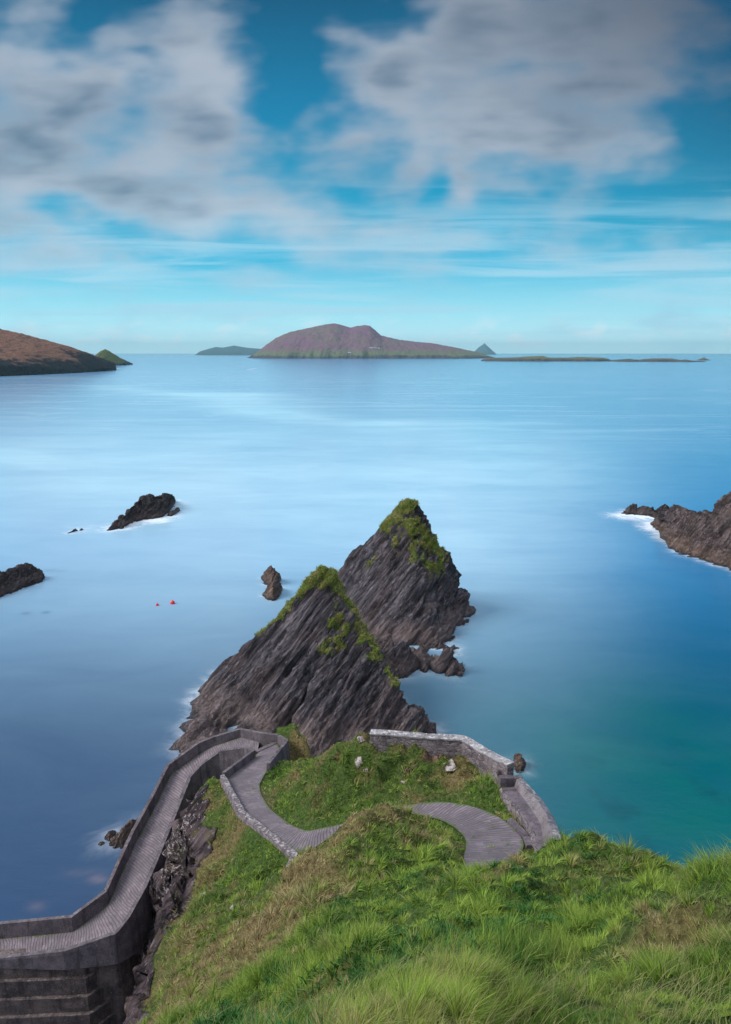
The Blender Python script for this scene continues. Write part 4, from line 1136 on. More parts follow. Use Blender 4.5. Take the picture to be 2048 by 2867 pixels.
# ------------------------------------------------------------------ islands
def mat_island(name, cols, cliff=(0.05, 0.045, 0.055), cliff_h=40, sc=0.004, fields=False):
    m, T = new_mat(name)
    pos = T.node('ShaderNodeNewGeometry').outputs['Position']; _, _, z = T.sep(pos)
    a = T.noise(pos, sc, 7, 0.6, 0.5); b = T.noise(pos, sc * 6, 6, 0.65)
    col = T.mix(T.ss(a, 0.38, 0.62), cols[0], cols[1])
    col = T.mix(T.mul(T.ss(b, 0.42, 0.65), 0.7), col, cols[2])
    g = T.ss(T.add(z, T.mul(T.sub(a, 0.5), cliff_h * 4)), cliff_h * 3.2, cliff_h * 1.2)
    col = T.mix(T.mul(g, 0.75), col, cols[3])
    if fields:
        v = T.voro(pos, 0.012, feature='DISTANCE_TO_EDGE')
        col = T.mix(T.mul(T.mul(T.ss(v, 0.06, 0.0), g), 0.5), col, (0.05, 0.05, 0.035))
    c = T.ss(T.add(T.add(z, T.mul(T.sub(b, 0.5), cliff_h * 1.2)), T.mul(T.sub(a, 0.5), cliff_h * 2.6)), cliff_h, cliff_h * 0.6)
    geo = T.node('ShaderNodeNewGeometry'); _, _, nz = T.sep(geo.outputs['Normal'])
    c = T.math('MAXIMUM', c, T.ss(nz, 0.58, 0.42))
    col = T.mix(c, col, T.mix(b, tuple(q * 0.5 for q in cliff), tuple(q * 2.0 for q in cliff)))
    return finish(m, T, col, 0.95, T.bump(T.add(T.mul(a, 0.75), T.mul(b, 0.25)), 0.9, cliff_h * 2.2), 0.1)


M_blas = mat_island('heather_hill', [(0.19, 0.070, 0.14), (0.17, 0.10, 0.11), (0.085, 0.11, 0.045), (0.11, 0.16, 0.065)], cliff_h=22, fields=True)
M_left = mat_island('brown_headland', [(0.26, 0.105, 0.085), (0.20, 0.115, 0.08), (0.30, 0.13, 0.11), (0.23, 0.12, 0.08)], cliff=(0.020, 0.018, 0.022), cliff_h=44, sc=0.010)
M_islet = mat_island('grassy_islet', [(0.10, 0.13, 0.04), (0.13, 0.14, 0.05), (0.08, 0.10, 0.035), (0.10, 0.12, 0.04)], cliff_h=14, sc=0.02)
M_flat = mat_island('low_rocky_island', [(0.13, 0.13, 0.06), (0.14, 0.125, 0.065), (0.10, 0.11, 0.045), (0.12, 0.12, 0.06)], cliff=(0.075, 0.062, 0.058), cliff_h=12, sc=0.01)
M_far = mat_island('far_island', [(0.05, 0.095, 0.13), (0.055, 0.095, 0.12), (0.035, 0.06, 0.065), (0.045, 0.07, 0.075)], cliff=(0.035, 0.05, 0.06), cliff_h=30, sc=0.003)  # blue of the distance haze put into the base colours


def island(name, sil, y0, depth, mat, label, cat='island', nx=260, ny=90, prow=0.45, amp=0.05, cliff=0.0, gul=0.05, peaks=()):
    """sil: skyline pixels (u, v) seen above the water; y0 distance of the near shore; depth in metres; prow: where across the depth the crest runs"""
    S = np.array(sil, float); yr = y0 + depth * prow
    P = np.array([Y(u, v, yr) for u, v in sil]); xs = np.linspace(P[0, 0], P[-1, 0], nx); H = np.maximum(np.interp(xs, P[:, 0], P[:, 2]), 0)
    wid = xs[-1] - xs[0]; e = np.minimum(xs - xs[0], xs[-1] - xs) / wid
    dd = depth * np.sqrt(np.clip(e * 6, 0.0, 1)) * 0.85 + depth * 0.15
    t = np.linspace(-1, 1, ny)
    Xg, Tg = np.meshgrid(xs, t)
    Yg = yr + np.where(Tg < 0, Tg * dd[None] * prow, Tg * dd[None] * (1 - prow))
    s = 1 - np.abs(Tg)
    nzz = fbm(Xg / wid * 9, Tg * 2.0 + 3, 1.0 + y0 * 0.01, 5)
    gl = np.abs(fbm(Xg / wid * 12 + Tg * 1.5, Tg * 2.4, 2.0, 5))
    prof = np.clip(s * (1.0 + 0.0), 0, 1) ** 0.85
    prof = cliff * sstep(s, 0.0, 0.07) + (1 - cliff) * prof
    fade = np.sin(np.clip(s, 0, 1) * np.pi)
    Zg = H[None] * prof * (1 + (amp * 3 * nzz - gul * 2 * gl) * fade * (1 - cliff * 0.5))
    Zg += H.max() * 0.02 * fbm(Xg / wid * 60, Tg * 8, 4.0, 3) * sstep(s, 0.0, 0.1)
    Xs = Xg + wid * 0.006 * fbm(Xg / wid * 30, Tg * 3, 6.0, 4) * (1 - sstep(s, 0.5, 1))
    Ys = Yg + depth * 0.045 * fbm(Xg / wid * 16, Tg * 2, 8.0, 4) * (1 - sstep(s, 0.1, 0.8))
    Zg[(s <= 0.001)] = -6
    V = np.stack([Xs, Ys, Zg], -1).reshape(-1, 3)
    o = mesh_np(name, V, grid_faces(nx, ny), mat); tag(o, label, cat)
    ISL.append((Xs, Ys, Zg)); return o


ISL = []
island('island', [(704, 1000), (715, 995), (719, 991), (744, 967), (775, 945), (810, 930), (839, 923), (883, 914), (910, 908), (933, 905), (950, 907), (965, 912), (984, 917), (1000, 912), (1024, 910), (1037, 912), (1052, 925), (1068, 939), (1119, 951), (1160, 956), (1213, 961),
        (1276, 973), (1339, 986), (1352, 993), (1372, 1000)], 4700, 1900, M_blas, 'large purple and green hill island on the horizon centre', prow=0.5, nx=420, ny=140, cliff=0.10, gul=0.11)
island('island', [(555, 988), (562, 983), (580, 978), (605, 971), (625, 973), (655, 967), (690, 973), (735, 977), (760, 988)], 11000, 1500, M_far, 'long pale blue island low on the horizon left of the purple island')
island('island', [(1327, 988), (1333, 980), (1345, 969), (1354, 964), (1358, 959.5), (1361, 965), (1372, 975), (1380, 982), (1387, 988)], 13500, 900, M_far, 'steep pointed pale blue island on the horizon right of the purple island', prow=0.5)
island('headland', [(-330, 885), (-160, 893), (0, 920), (60, 933), (126, 951), (189, 968), (240, 990), (262, 1003), (275, 1016), (290, 1030)], 1150, 620, M_left, 'brown heather headland with black cliffs at the left edge', 'headland', prow=0.62, nx=320, ny=110, cliff=0.34, gul=0.07)
island('islet', [(262, 1019), (268, 1000), (280, 984), (295, 977), (306, 982), (322, 996), (335, 1009), (347, 1016)], 2150, 260, M_islet, 'small green cone shaped islet just beyond the brown headland', 'islet', cliff=0.15)
island('islet', [(1350, 1008.2), (1362, 1002.2), (1400, 1001.2), (1450, 1000.2), (1470, 998.2), (1520, 996.2), (1535, 1001.2), (1590, 1001.2), (1620, 999.2), (1690, 1001.2), (1705, 1007.2), (1712, 1009.0)], 3300, 260, M_flat, 'long low flat island right of the purple island, nearest it', 'islet', cliff=0.6, nx=300, ny=50)
island('islet', [(1706, 1010.0), (1720, 1008.2), (1750, 1005.2), (1762, 1004.2), (1775, 1006.2), (1800, 1007.2), (1812, 1005.2), (1830, 1003.2), (1880, 1003.2), (1900, 1008.2), (1905, 1010.0)], 3150, 200, M_flat, 'broken low rocky island right of the long flat island', 'islet', cliff=0.6, nx=200, ny=40, gul=0.3)
island('islet', [(1893, 1011.0), (1905, 1008.2), (1920, 1006.2), (1935, 1009.0), (1960, 1010.0), (1972, 1012.0)], 3050, 120, M_flat, 'tail of low dark rocks left of the last horizon rock', 'islet', cliff=0.4, nx=120, ny=30, gul=0.4)
island('islet', [(1958, 1007.2), (1965, 1003.2), (1972, 1000.2), (1980, 1005.2), (1986, 1007.2)], 3700, 90, M_flat, 'tiny dark pointed rock near the right end of the horizon', 'islet', nx=60, ny=24)

# cottages on the big island
def cottage(u, v, label, w=16, d=8, h=5):
    Xs, Ys, Zg = ISL[0]
    # walk the ray until it meets the island
    yv = None
    for y in np.arange(4700, 6600, 6.0):
        p = Y(u, v, y); k = np.argmin((Xs - p[0]) ** 2 + (Ys - y) ** 2)
        if Zg.ravel()[k] >= p[2]: yv = y; break
    if yv is None: return
    x, y, z = Y(u, v, yv)
    root = bpy.data.objects.new('cottage', None); COL.objects.link(root); root.location = (x, y, z - 1)
    tag(root, label, 'cottage', 'white cottages on the purple island')
    V = [(-w, -d, -2), (w, -d, -2), (w, d, -2), (-w, d, -2), (-w, -d, h), (w, -d, h), (w, d, h), (-w, d, h), (-w, 0, h + 5), (w, 0, h + 5)]
    me = bpy.data.meshes.new('wall'); me.from_pydata(V, [], [(0, 1, 5, 4), (1, 2, 6, 9, 5), (2, 3, 7, 6), (3, 0, 4, 8, 7)]); me.materials.append(M_wwall)
    o = bpy.data.objects.new('wall', me); COL.objects.link(o); o.parent = root
    e = 0.6
    V = [(-w - e, -d - e, h - 0.4), (w + e, -d - e, h - 0.4), (w + e, 0, h + 5.2), (-w - e, 0, h + 5.2), (w + e, d + e, h - 0.4), (-w - e, d + e, h - 0.4)]
    me = bpy.data.meshes.new('roof'); me.from_pydata(V, [], [(0, 1, 2, 3), (3, 2, 4, 5)]); me.materials.append(M_slate)
    o = bpy.data.objects.new('roof', me); COL.objects.link(o); o.parent = root
cottage(979, 987, 'single white cottage low on the left part of the purple island', 10)
cottage(1038, 974, 'leftmost of the white cottages in the row on the purple island', 13)
cottage(1049, 974, 'middle white cottage of the row on the purple island', 15)
cottage(1060, 975, 'rightmost white cottage of the row on the purple island', 10)

# ------------------------------------------------------------------ sea
ang = np.concatenate([np.linspace(-math.pi, -0.75, 60, endpoint=False), np.linspace(-0.75, 0.75, 620, endpoint=False), np.linspace(0.75, math.pi, 60)])
rad = np.concatenate([[0.5], np.geomspace(25, 400, 300), np.geomspace(405, 2400, 260), np.geomspace(2450, 30000, 60)])
AG, RG = np.meshgrid(ang, rad)
SX = np.sin(AG) * RG; SY = np.cos(AG) * RG
sxf, syf = SX.ravel(), SY.ravel()
# foam: close to the rocks, only where the swell breaks
shore = np.concatenate(ROCKS)
shore = shore[::max(1, len(shore) // 2500)]
fd = np.full(len(sxf), 999.0); s_ = (np.hypot(sxf, syf) < 420) & (syf > 20) & (np.abs(sxf) < syf * 0.9 + 10)
ii = np.where(s_)[0]
for i in range(0, len(ii), 4000):
    j = ii[i:i + 4000]
    fd[j] = np.sqrt(((sxf[j, None] - shore[None, :, 0]) ** 2 + (syf[j, None] - shore[None, :, 1]) ** 2).min(1))
def gs(u, v, ru, rv, a):
    c = Z(u, v, 0); c2 = Z(u + ru, v, 0); c3 = Z(u, v - rv, 0)
    return a * np.exp(-(((sxf - c[0]) / (c2[0] - c[0])) ** 2 + ((syf - c[1]) / (c3[1] - c[1])) ** 2))
foam = np.exp(-fd / 1.5) * 0.30
brk = gs(400, 1460, 120, 30, 1) + gs(1850, 1480, 90, 60, 1) + gs(1770, 1450, 80, 25, 0.5) + gs(940, 1590, 50, 60, 0.6) + gs(1210, 2040, 40, 30, 0.35) + gs(560, 1950, 50, 40, 0.2)
foam += np.exp(-fd / 3.5) * np.clip(brk, 0, 1) * 0.52
foam += gs(425, 1456, 55, 12, 0.62) + gs(1780, 1450, 90, 9, 0.42) + gs(1840, 1482, 50, 12, 0.38) + gs(1720, 1438, 60, 7, 0.2) + gs(500, 1410, 40, 14, 0.25) + gs(230, 1475, 150, 22, 0.16)
foam += gs(706, 1033, 9, 3, 0.6) + gs(130, 1042, 90, 2.2, 0.6) + gs(310, 1033, 30, 1.6, 0.5)
shade_ = np.exp(-fd / 2.5)
# pale band: low-sky reflection put into the water colour, plus milky froth
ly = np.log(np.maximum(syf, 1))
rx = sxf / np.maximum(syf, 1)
sheen_froth = np.exp(-((ly - math.log(215)) / np.where(ly < math.log(215), 0.85, 0.66)) ** 2) * (syf > 0) * 1.05
sheen_froth *= 1 - 0.88 * sstep(rx, 0.12, 0.55)
sheen_froth *= 1 - 0.25 * sstep(-rx, 0.25, 0.55)
sheen_froth += 0.22 * np.exp(-((ly - math.log(800)) / 0.9) ** 2) * (1 - sstep(rx, 0.0, 0.5))
sheen_froth *= 1 + 0.35 * fbm(sxf / 60, syf / 110, 0.0, 4)
# long drifting lines of froth
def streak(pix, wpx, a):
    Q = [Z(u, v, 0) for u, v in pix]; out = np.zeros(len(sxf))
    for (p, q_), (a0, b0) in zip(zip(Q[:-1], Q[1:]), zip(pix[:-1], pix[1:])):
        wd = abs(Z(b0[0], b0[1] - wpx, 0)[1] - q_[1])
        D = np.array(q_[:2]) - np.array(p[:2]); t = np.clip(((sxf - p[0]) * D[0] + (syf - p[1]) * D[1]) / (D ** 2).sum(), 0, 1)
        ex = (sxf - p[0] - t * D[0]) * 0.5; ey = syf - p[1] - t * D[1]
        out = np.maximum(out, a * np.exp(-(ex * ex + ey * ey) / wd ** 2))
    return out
sheen_froth += streak([(610, 1104), (660, 1118), (700, 1140), (780, 1165), (880, 1180), (1000, 1184)], 6, 0.75)
sheen_froth += streak([(280, 1080), (420, 1098), (610, 1104)], 4, 0.4) + streak([(0, 1262), (90, 1290), (200, 1310), (300, 1322)], 7, 0.4) + streak([(800, 1268), (1000, 1290), (1300, 1300)], 8, 0.15)
sheen_froth += streak([(1050, 1205), (1300, 1198), (1560, 1206), (1800, 1204)], 4, 0.18) + streak([(0, 1060), (120, 1056), (200, 1062)], 3, 0.2) + streak([(880, 1180), (1100, 1188), (1400, 1186)], 4, 0.2)
# shallow sandy bottom right, dark deep water left
teal = np.exp(-(((sxf - 30) / 22) ** 2 + ((syf - 54) / 24) ** 2)) * (0.85 + 0.5 * fbm(sxf / 9, syf / 9, 3.0, 4))
weed = sstep(fbm(sxf / 5, syf / 5, 9.0, 4), 0.10, 0.35) * np.exp(-(((sxf - 30) / 20) ** 2 + ((syf - 50) / 13) ** 2)) * 0.6
sub = gs(275, 2462, 26, 10, 0.8) + gs(262, 2440, 40, 8, 0.2) + gs(103, 2538, 24, 12, 0.45) + gs(210, 2445, 30, 8, 0.25) + gs(300, 2500, 20, 10, 0.3)
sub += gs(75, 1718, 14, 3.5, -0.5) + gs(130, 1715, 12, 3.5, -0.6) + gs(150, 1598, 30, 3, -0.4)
SV = np.stack([sxf, syf, np.zeros_like(sxf)], 1)
na = len(ang)
sf = grid_faces(na, len(rad))


def mat_sea():
    m, T = new_mat('sea_water')
    pos = T.node('ShaderNodeNewGeometry').outputs['Position']; x, y, _ = T.sep(pos)
    sheen_froth = T.attr('sheen_froth'); fo = T.attr('foam'); te = T.attr('teal'); we = T.attr('weed'); su = T.attr('sub')
    st1 = T.noise(T.comb(T.mul(x, 0.006), T.mul(y, 0.02), 0), 1.0, 6, 0.6, 0.6)
    st2 = T.noise(T.comb(T.mul(x, 0.05), T.mul(y, 0.11), 0), 1.0, 6, 0.6, 0.8)
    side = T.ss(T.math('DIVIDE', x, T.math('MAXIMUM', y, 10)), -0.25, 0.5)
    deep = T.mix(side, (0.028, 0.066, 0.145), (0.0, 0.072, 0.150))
    deep = T.mix(T.ss(y, 58, 150), deep, T.mix(side, (0.115, 0.275, 0.50), (0.0, 0.175, 0.40)))  # water paler with distance: sky reflection painted into its colour
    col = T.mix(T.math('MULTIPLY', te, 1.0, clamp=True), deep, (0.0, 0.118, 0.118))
    col = T.mix(we, col, (0.0, 0.065, 0.085))
    mk = T.mul(sheen_froth, T.add(0.72, T.mul(T.sub(st1, 0.5), 0.9)))
    mk = T.math('ADD', mk, T.mul(T.sub(st2, 0.5), T.add(0.05, T.mul(sheen_froth, 0.28))), clamp=True)
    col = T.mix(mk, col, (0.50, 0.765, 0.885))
    # drawn-out foam streaks far out
    s3 = T.noise(T.comb(T.mul(x, 0.0022), T.mul(y, 0.016), 2.0), 1.0, 5, 0.6, 1.2)
    stf = T.mul(T.ss(T.math('ABSOLUTE', T.sub(s3, 0.5)), 0.03, 0.0), T.ss(y, 220, 500))
    col = T.mix(T.mul(T.mul(stf, T.ss(y, 3000, 900)), 0.25), col, (0.6, 0.75, 0.88))
    col = T.mix(T.math('MULTIPLY', su, 0.35, clamp=True), col, (0.42, 0.30, 0.30))
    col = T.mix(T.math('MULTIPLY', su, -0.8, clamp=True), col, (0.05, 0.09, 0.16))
    fn = T.add(fo, T.mul(T.mul(T.sub(T.noise(T.comb(T.mul(x, 0.22), T.mul(y, 0.30), 0), 1.0, 6, 0.66, 1.2), 0.5), fo), 3.4))
    fa = T.ss(fn, 0.05, 0.95)
    col = T.mix(T.mul(fa, 0.92), col, (0.80, 0.86, 0.92))
    bu = T.bump(T.noise(T.comb(T.mul(x, 0.5), T.mul(y, 1.0), 0), 1.0, 4, 0.6), 0.10, 0.3)
    rough = T.add(0.16, T.mul(fa, 0.5))
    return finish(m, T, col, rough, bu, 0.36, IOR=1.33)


M_sea = mat_sea()
sea = mesh_np('sea', SV, sf[:, ::-1], M_sea, attrs={'foam': foam, 'sheen_froth': np.clip(sheen_froth, 0, 1), 'teal': np.clip(teal, 0, 1), 'weed': np.clip(weed, 0, 1), 'sub': sub})
if sea.data.polygons[5000].normal.z < 0: sea.data.flip_normals()
tag(sea, kind='structure')

# ------------------------------------------------------------------ buoys
def buoy(u, v, r, label):
    x, y, _ = Z(u, v, 0)
    root = bpy.data.objects.new('buoy', None); COL.objects.link(root); root.location = (x, y, 0); tag(root, label, 'buoy', 'red mooring buoys')
    V, Fc = ico(3); V = V * r; V[:, 2] = V[:, 2] * 1.05 + r * 0.45
    top = V[:, 2] > r * 1.2; V[top, :2] *= 0.8; V[top, 2] += r * 0.1
    mesh_np('float', V, Fc, M_buoy, root)
    import bmesh
    bm = bmesh.new(); bmesh.ops.create_cone(bm, cap_ends=True, segments=12, radius1=r * 0.16, radius2=r * 0.12, depth=r * 0.3)
    bmesh.ops.translate(bm, verts=bm.verts, vec=(0, 0, r * 1.6))
    me = bpy.data.meshes.new('eyelet'); bm.to_mesh(me); bm.free(); me.materials.append(M_rope)
    o = bpy.data.objects.new('eyelet', me); COL.objects.link(o); o.parent = root
buoy(484, 1690, 0.36, 'larger bright red mooring buoy on the pale water left of the stacks')
buoy(441, 1695, 0.24, 'smaller faded red mooring buoy left of the bigger buoy')

# ------------------------------------------------------------------ pale outcrops and stones on the mound
def outcrop(u, v, y, sz, label, seed, name='rock_outcrop', flat=0.5, rot=0.5):
    x, yy_, z = Y(u, v, y); zg = ground_z(x, yy_)
    V, Fc = ico(4); rr = np.random.default_rng(seed)
    sz = (sz[0], sz[1] * 0.7, sz[2]); V = V * np.array(sz)
    q = V * 2.2 / max(sz)
    f = 1 + 0.45 * fbm(q[:, 0] + seed, q[:, 1], q[:, 2], 4) + 0.18 * np.abs(perlin(q[:, 0] * 2.5, q[:, 1] * 2.5 + seed, q[:, 2] * 2.5))
    V = V * f[:, None]
    sz = np.array(sz)
    # flat facets
    for _ in range(11):
        n = rr.normal(size=3); n /= np.linalg.norm(n); d = V @ n; m = np.abs(d).max() * rr.uniform(0.42, 0.75)
        V = V - np.clip(d - m, 0, None)[:, None] * n
    o = mesh_np(name, V, Fc, M_white_rock); o.location = (x, yy_, zg - 0.04 - 0.25 * sz[1])
    nrm = Vector((-float(samp(gzx, np.array([x]), np.array([yy_]))[0]), -float(samp(gzy, np.array([x]), np.array([yy_]))[0]), 1)).normalized()
    upv = Vector((0, 0, 1)); upv = (upv - upv.dot(nrm) * nrm).normalized(); sd_ = upv.cross(nrm)
    # long side up the slope, thin side out of it
    mt = Matrix((sd_, nrm * -1, upv)).transposed().to_4x4()
    o.rotation_euler = (mt @ Matrix.Rotation(rot, 4, 'Y')).to_euler()
    tag(o, label, 'rock', 'pale rocks showing through the grass')
outcrop(1258, 2148, 30.0, (0.55, 0.22, 0.5), 'largest white rock face in the grass below the seaward wall', 1)
outcrop(1010, 2100, 32.2, (0.3, 0.3, 0.3), 'upper pale rock on the mound left of the seaward wall end', 2)
outcrop(1008, 2140, 31.6, (0.28, 0.25, 0.4), 'middle pale rock on the mound left of the seaward wall end', 3)
outcrop(1028, 2160, 31.2, (0.2, 0.2, 0.3), 'lower pale rock on the mound left of the seaward wall end', 4)
outcrop(770, 2178, 37.6, (0.5, 0.25, 0.2), 'pale slab rock at the foot of the hairpin end wall', 5, rot=0.9)
outcrop(812, 2181, 36.8, (0.36, 0.2, 0.16), 'pair sized pale slab right of the hairpin end wall', 6, rot=0.9)
outcrop(1240, 2362, 22.6, (0.13, 0.11, 0.14), 'white stone on the grass island inside the path loop', 7)
outcrop(1238, 2292, 25.8, (0.12, 0.10, 0.1), 'small white stone at the far inner edge of the path loop', 8)
outcrop(1192, 2330, 24.4, (0.16, 0.12, 0.06), 'flat pale stone on the brow of the near hump', 9)
outcrop(1258, 2216, 28.6, (0.16, 0.12, 0.14), 'little white rock low on the slope above the loop', 10)
outcrop(1205, 2190, 29.6, (0.18, 0.12, 0.18), 'narrow white rock in a hollow of the mound', 11)
outcrop(1130, 2195, 29.8, (0.12, 0.2, 0.14), 'grey white rock in the shaded middle of the mound', 12)
outcrop(575, 2540, 27.0, (0.3, 0.25, 0.75), 'tall pale rock rib on the left grassy slope', 13)
outcrop(655, 2400, 30.0, (0.18, 0.16, 0.3), 'small pale rock high on the left grassy slope', 14)
outcrop(630, 2640, 21.6, (0.12, 0.12, 0.35), 'thin pale rock rib on the lower left grassy slope', 15)
outcrop(535, 2800, 17.4, (0.12, 0.12, 0.28), 'small pale rock near the foot of the left grassy slope', 16)
outcrop(650, 2560, 23.8, (0.12, 0.12, 0.3), 'small pale rock above the thin rib on the left slope', 17)

# ------------------------------------------------------------------ grass
def blades(name, x, y, z, L, wdt, dirx, diry, lean, tint, seg=3, parent=None):
    n = len(x); m = seg * 2 + 1
    t = np.linspace(0, 1, seg + 1)
    V = np.zeros((n, m, 3))
    ang = rng.uniform(0, 2 * np.pi, n)
    # blades turn their flat side at random, bend toward (dirx, diry)
    sx = np.cos(ang); sy = np.sin(ang)
    for k in range(seg + 1):
        h = t[k]
        bend = lean * (h ** 1.7)
        up = L * (h - 0.42 * np.clip(lean, 0, 2) * h ** 2)
        ox = dirx * L * bend; oy = diry * L * bend
        w_ = wdt * (1 - h) ** 0.7 * 0.5 + wdt * 0.04
        if k < seg:
            V[:, 2 * k, 0] = x + ox - sx * w_; V[:, 2 * k, 1] = y + oy - sy * w_; V[:, 2 * k, 2] = z + up
            V[:, 2 * k + 1, 0] = x + ox + sx * w_; V[:, 2 * k + 1, 1] = y + oy + sy * w_; V[:, 2 * k + 1, 2] = z + up
        else:
            V[:, 2 * k, 0] = x + ox; V[:, 2 * k, 1] = y + oy; V[:, 2 * k, 2] = z + up
    base = (np.arange(n) * m)[:, None]
    tri = []
    for k in range(seg - 1):
        a, b, c, d = 2 * k, 2 * k + 1, 2 * k + 3, 2 * k + 2
        tri += [[a, b, c], [a, c, d]]
    tri.append([2 * seg - 2, 2 * seg - 1, 2 * seg])
    Fc = (base[:, :, None] + np.array(tri)[None]).reshape(-1, 3)
    tc_ = np.repeat(tint, m, axis=0)
    return mesh_np(name, V.reshape(-1, 3), Fc, M_blade, parent, smooth=True, attrs={'tint': tc_})


def lerp3(a, b, t): return np.array(a)[None] * (1 - t[:, None]) + np.array(b)[None] * t[:, None]


def scatter(n, power=2.0, rmin=2.6, rmax=50):
    "random spots on the hillside, thicker where they are near"
    out = []
    need = n; tries = 0
    while need > 0 and tries < 60:
        tries += 1
        k = need * 4 + 1000
        r = np.exp(rng.uniform(math.log(rmin), math.log(rmax), k)) if power == 2.0 else rmin + (rmax - rmin) * rng.uniform(0, 1, k) ** 1.0
        th = rng.uniform(-0.72, 0.72, k)
        x = np.sin(th) * r; y = np.cos(th) * r
        ok = (x > GX0 + 1) & (x < GX1 - 1) & (y < GY1 - 1)
        x, y = x[ok], y[ok]
        # steeper ground gets more blades
        out.append(np.stack([x, y], 1)); need -= 0
        if sum(len(o) for o in out) > n: break
    P = np.concatenate(out)[:n]
    return P[:, 0], P[:, 1]


def make_grass(n):
    x, y = scatter(n)
    cs = np.where(np.hypot(x, y) < 12, 0.20, 0.34)
    ci = np.floor(x / cs); cj = np.floor(y / cs)
    hsh = lambda k: np.mod(np.sin(ci * 127.1 + cj * 311.7 + k * 74.7) * 43758.5453, 1.0)
    tx = (ci + 0.15 + 0.7 * hsh(1)) * cs; ty = (cj + 0.15 + 0.7 * hsh(2)) * cs; th_ = hsh(3); tcol = hsh(4)
    pull = 0.55 * (hsh(5) > 0.25)
    ox_, oy_ = (x - tx), (y - ty)
    x = x - ox_ * pull; y = y - oy_ * pull
    z = samp(TZ2, x, y); rk = samp(rock, x, y); pdv = samp(pd, x, y); dr = samp(dry, x, y); sl = samp(slope, x, y)
    r = np.sqrt(x * x + y * y + (z - 40) ** 2)
    clump = fbm(x * 1.7, y * 1.7, 0.0, 3)
    ok = ((rk + 0.5 * fbm(x * 1.6, y * 1.6, 1.0, 3) < 0.46) | ((fbm(x * 0.8, y * 0.8, 77.0, 4) > 0.16) & (z > 6.5) & (y > 20))) & (pdv > 0.10 + 0.22 * (clump + 0.2)) & (z > 3)
    x, y, z, rk, pdv, dr, sl, r, clump, ox_, oy_, th_, tcol = [a_[ok] for a_ in (x, y, z, rk, pdv, dr, sl, r, clump, ox_, oy_, th_, tcol)]
    n = len(x)
    gx_ = samp(gzx, x, y); gy_ = samp(gzy, x, y); g = np.hypot(gx_, gy_) + 1e-3
    swirl = fbm(x * 0.6, y * 0.6, 8.0, 3) * 9.0
    wx, wy = 0.9 * np.cos(swirl * 0.6), 0.9 * np.sin(swirl * 0.6)
    dxx = -gx_ / g * 0.8 + wx * 0.8 + rng.normal(0, 0.35, n); dyy = -gy_ / g * 0.8 + wy * 0.6 + rng.normal(0, 0.35, n)
    dxx = dxx + ox_ * 9; dyy = dyy + oy_ * 9
    dl = np.hypot(dxx, dyy) + 1e-3; dxx /= dl; dyy /= dl
    tall = sstep(fbm(x * 0.6, y * 0.6, 12.0, 3), -0.15, 0.35)
    L = (0.07 + 0.20 * tall + 0.05 * rng.random(n)) * rng.uniform(0.6, 1.25, n)
    L *= 0.55 + 0.45 * sstep(pdv, 0.1, 1.2)
    L *= (0.55 + 0.85 * th_ ** 1.5) * np.where(r < 11, 0.72, np.where(r > 24, 1.45, 1.1))
    wdt = np.maximum(0.0055, r * 0.00095) * rng.uniform(0.7, 1.3, n)
    lean = 0.45 + 0.8 * rng.random(n)
    d2 = np.clip(dr - 0.03 + 0.5 * (tcol - 0.5) + rng.normal(0, 0.16, n) + 0.35 * clump + 0.35 * fbm(x * 0.9, y * 0.9, 60.0, 4), 0, 1)
    hue = np.clip(0.25 + 0.6 * th_ + 1.2 * fbm(x * 0.8, y * 0.8, 20.0, 3) + rng.normal(0, 0.2, n), 0, 1)
    green = lerp3((0.065, 0.175, 0.022), (0.33, 0.46, 0.065), hue)
    straw = lerp3((0.36, 0.25, 0.11), (0.60, 0.50, 0.26), rng.random(n))
    t = sstep(d2, 0.42, 0.85)
    tint = green * (1 - t[:, None]) + straw * t[:, None]
    tint *= rng.uniform(0.6, 1.3, n)[:, None] * (0.85 + 0.5 * fbm(x * 1.3, y * 1.3, 50.0, 3))[:, None]
    return blades('grass', x, y, z - 0.02, L, wdt, dxx, dyy, lean, tint)


g = make_grass(700000); tag(g, kind='stuff')


def stack_turf(st, n):
    o, V, veg = st
    k = np.where((veg > 0.56) & (V[:, 2] > 3) & (V[:, 1] < V[:, 1].min() + 40))[0]
    i = rng.choice(k, n); P = V[i] + rng.normal(0, 0.07, (n, 3))
    cl = fbm(P[:, 0] * 0.9, P[:, 1] * 0.9, P[:, 2] * 0.9, 3)
    m = cl > -0.10; P = P[m]; cl = cl[m]; n = len(P)
    a = rng.normal(-1.5, 1.0, n); t = np.clip(0.45 + 1.5 * cl + rng.normal(0, 0.2, n), 0, 1)
    tint = lerp3((0.50, 0.42, 0.17), (0.27, 0.38, 0.06), t) * rng.uniform(0.6, 1.25, n)[:, None]
    g_ = blades('grass', P[:, 0], P[:, 1], P[:, 2] - 0.05, rng.uniform(0.2, 0.5, n), np.full(n, 0.085), np.cos(a), np.sin(a), rng.uniform(0.4, 1.2, n), tint, seg=2, parent=o)
    tag(g_, kind='stuff')


stack_turf(st1, 9000); stack_turf(st2, 8000)


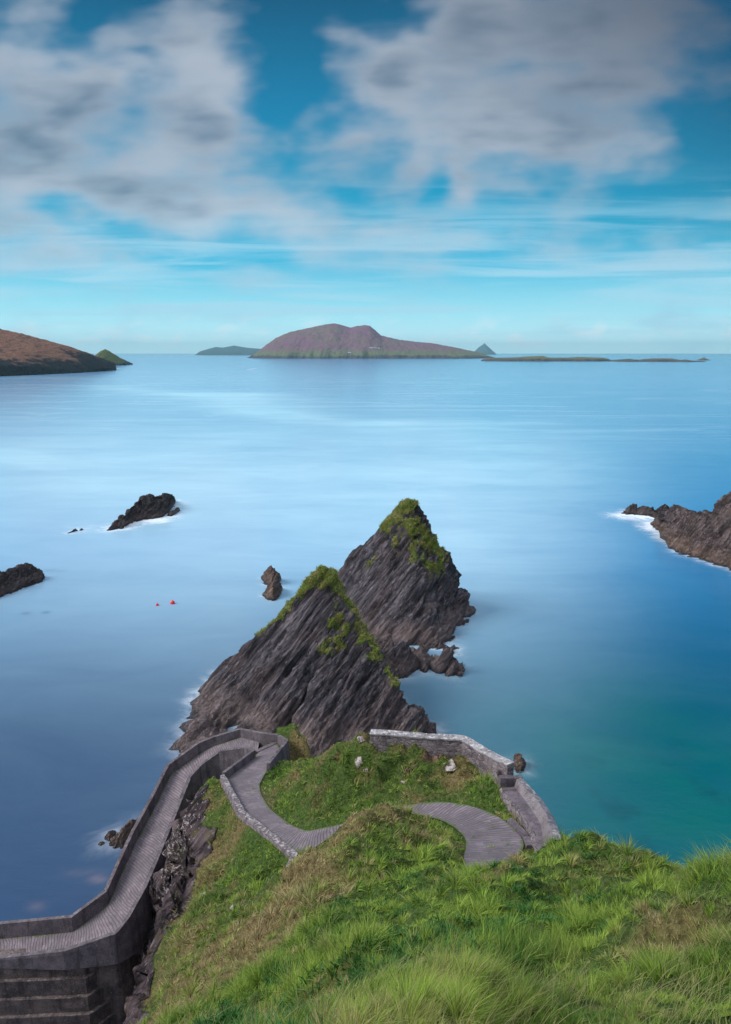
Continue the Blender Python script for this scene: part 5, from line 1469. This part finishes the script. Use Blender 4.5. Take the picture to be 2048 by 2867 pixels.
def seed_grass(n):
    "long thin straw-coloured stalks close to the camera"
    x, y = scatter(n, rmin=3.2, rmax=9)
    z = samp(TZ2, x, y)
    m = (fbm(x * 0.5, y * 0.5, 30.0, 3) + 0.25 - 0.04 * (y - 4) > 0) | (rng.random(len(x)) < 0.15)
    x, y, z = x[m], y[m], z[m]; n = len(x)
    r = np.hypot(x, y)
    a = rng.normal(0.3, 0.9, n)
    tint = lerp3((0.36, 0.30, 0.14), (0.22, 0.30, 0.08), rng.random(n))
    return blades('tall_grass', x, y, z, rng.uniform(0.22, 0.5, n), np.full(n, 0.0055), np.cos(a), np.sin(a) * 0.6, rng.uniform(0.2, 0.9, n), tint, seg=5)


g = seed_grass(9000); tag(g, kind='stuff')


def leaves(n):
    "low broad-leaved plants among the grass"
    cx_, cy_ = scatter(n, rmin=4, rmax=19)
    keep = (fbm(cx_ * 0.45, cy_ * 0.45, 40.0, 3) > 0.12) & (samp(pd, cx_, cy_) > 0.7) & (samp(rock, cx_, cy_) < 0.3) & (samp(dry, cx_, cy_) < 0.5)
    cx_, cy_ = cx_[keep], cy_[keep]
    k = 9
    x = np.repeat(cx_, k) + rng.normal(0, 0.05, len(cx_) * k); y = np.repeat(cy_, k) + rng.normal(0, 0.05, len(cx_) * k)
    z = samp(TZ2, x, y); n = len(x); a = rng.uniform(0, 2 * np.pi, n)
    r = np.hypot(x, y)
    tint = lerp3((0.035, 0.12, 0.025), (0.08, 0.22, 0.05), rng.random(n))
    return blades('leafy_ground_cover', x, y, z + 0.03, rng.uniform(0.10, 0.22, n), np.maximum(0.035, r * 0.0022), np.cos(a), np.sin(a), rng.uniform(0.3, 1.1, n), tint, seg=3)


g = leaves(9000); tag(g, kind='stuff')

# ------------------------------------------------------------------ haze
hz = bpy.data.meshes.new('haze')
hx, hy0, hy1, hz0, hz1 = 30500, -30500, 30500, -8.0, 420.0
hz.from_pydata([(-hx, hy0, hz0), (hx, hy0, hz0), (hx, hy1, hz0), (-hx, hy1, hz0), (-hx, hy0, hz1), (hx, hy0, hz1), (hx, hy1, hz1), (-hx, hy1, hz1)], [],
               [(3, 2, 1, 0), (4, 5, 6, 7), (0, 1, 5, 4), (1, 2, 6, 5), (2, 3, 7, 6), (3, 0, 4, 7)])
hm = bpy.data.materials.new('haze'); hm.use_nodes = True; T = NT(hm.node_tree)
pv = T.node('ShaderNodeVolumePrincipled'); pv.inputs['Color'].default_value = (0.45, 0.86, 1.0, 1); pv.inputs['Density'].default_value = 4.2e-5
pv.inputs['Anisotropy'].default_value = 0.1
T.l.new(pv.outputs[0], T.node('ShaderNodeOutputMaterial').inputs['Volume'])
hz.materials.append(hm); ho = bpy.data.objects.new('haze', hz); COL.objects.link(ho); tag(ho, kind='stuff')
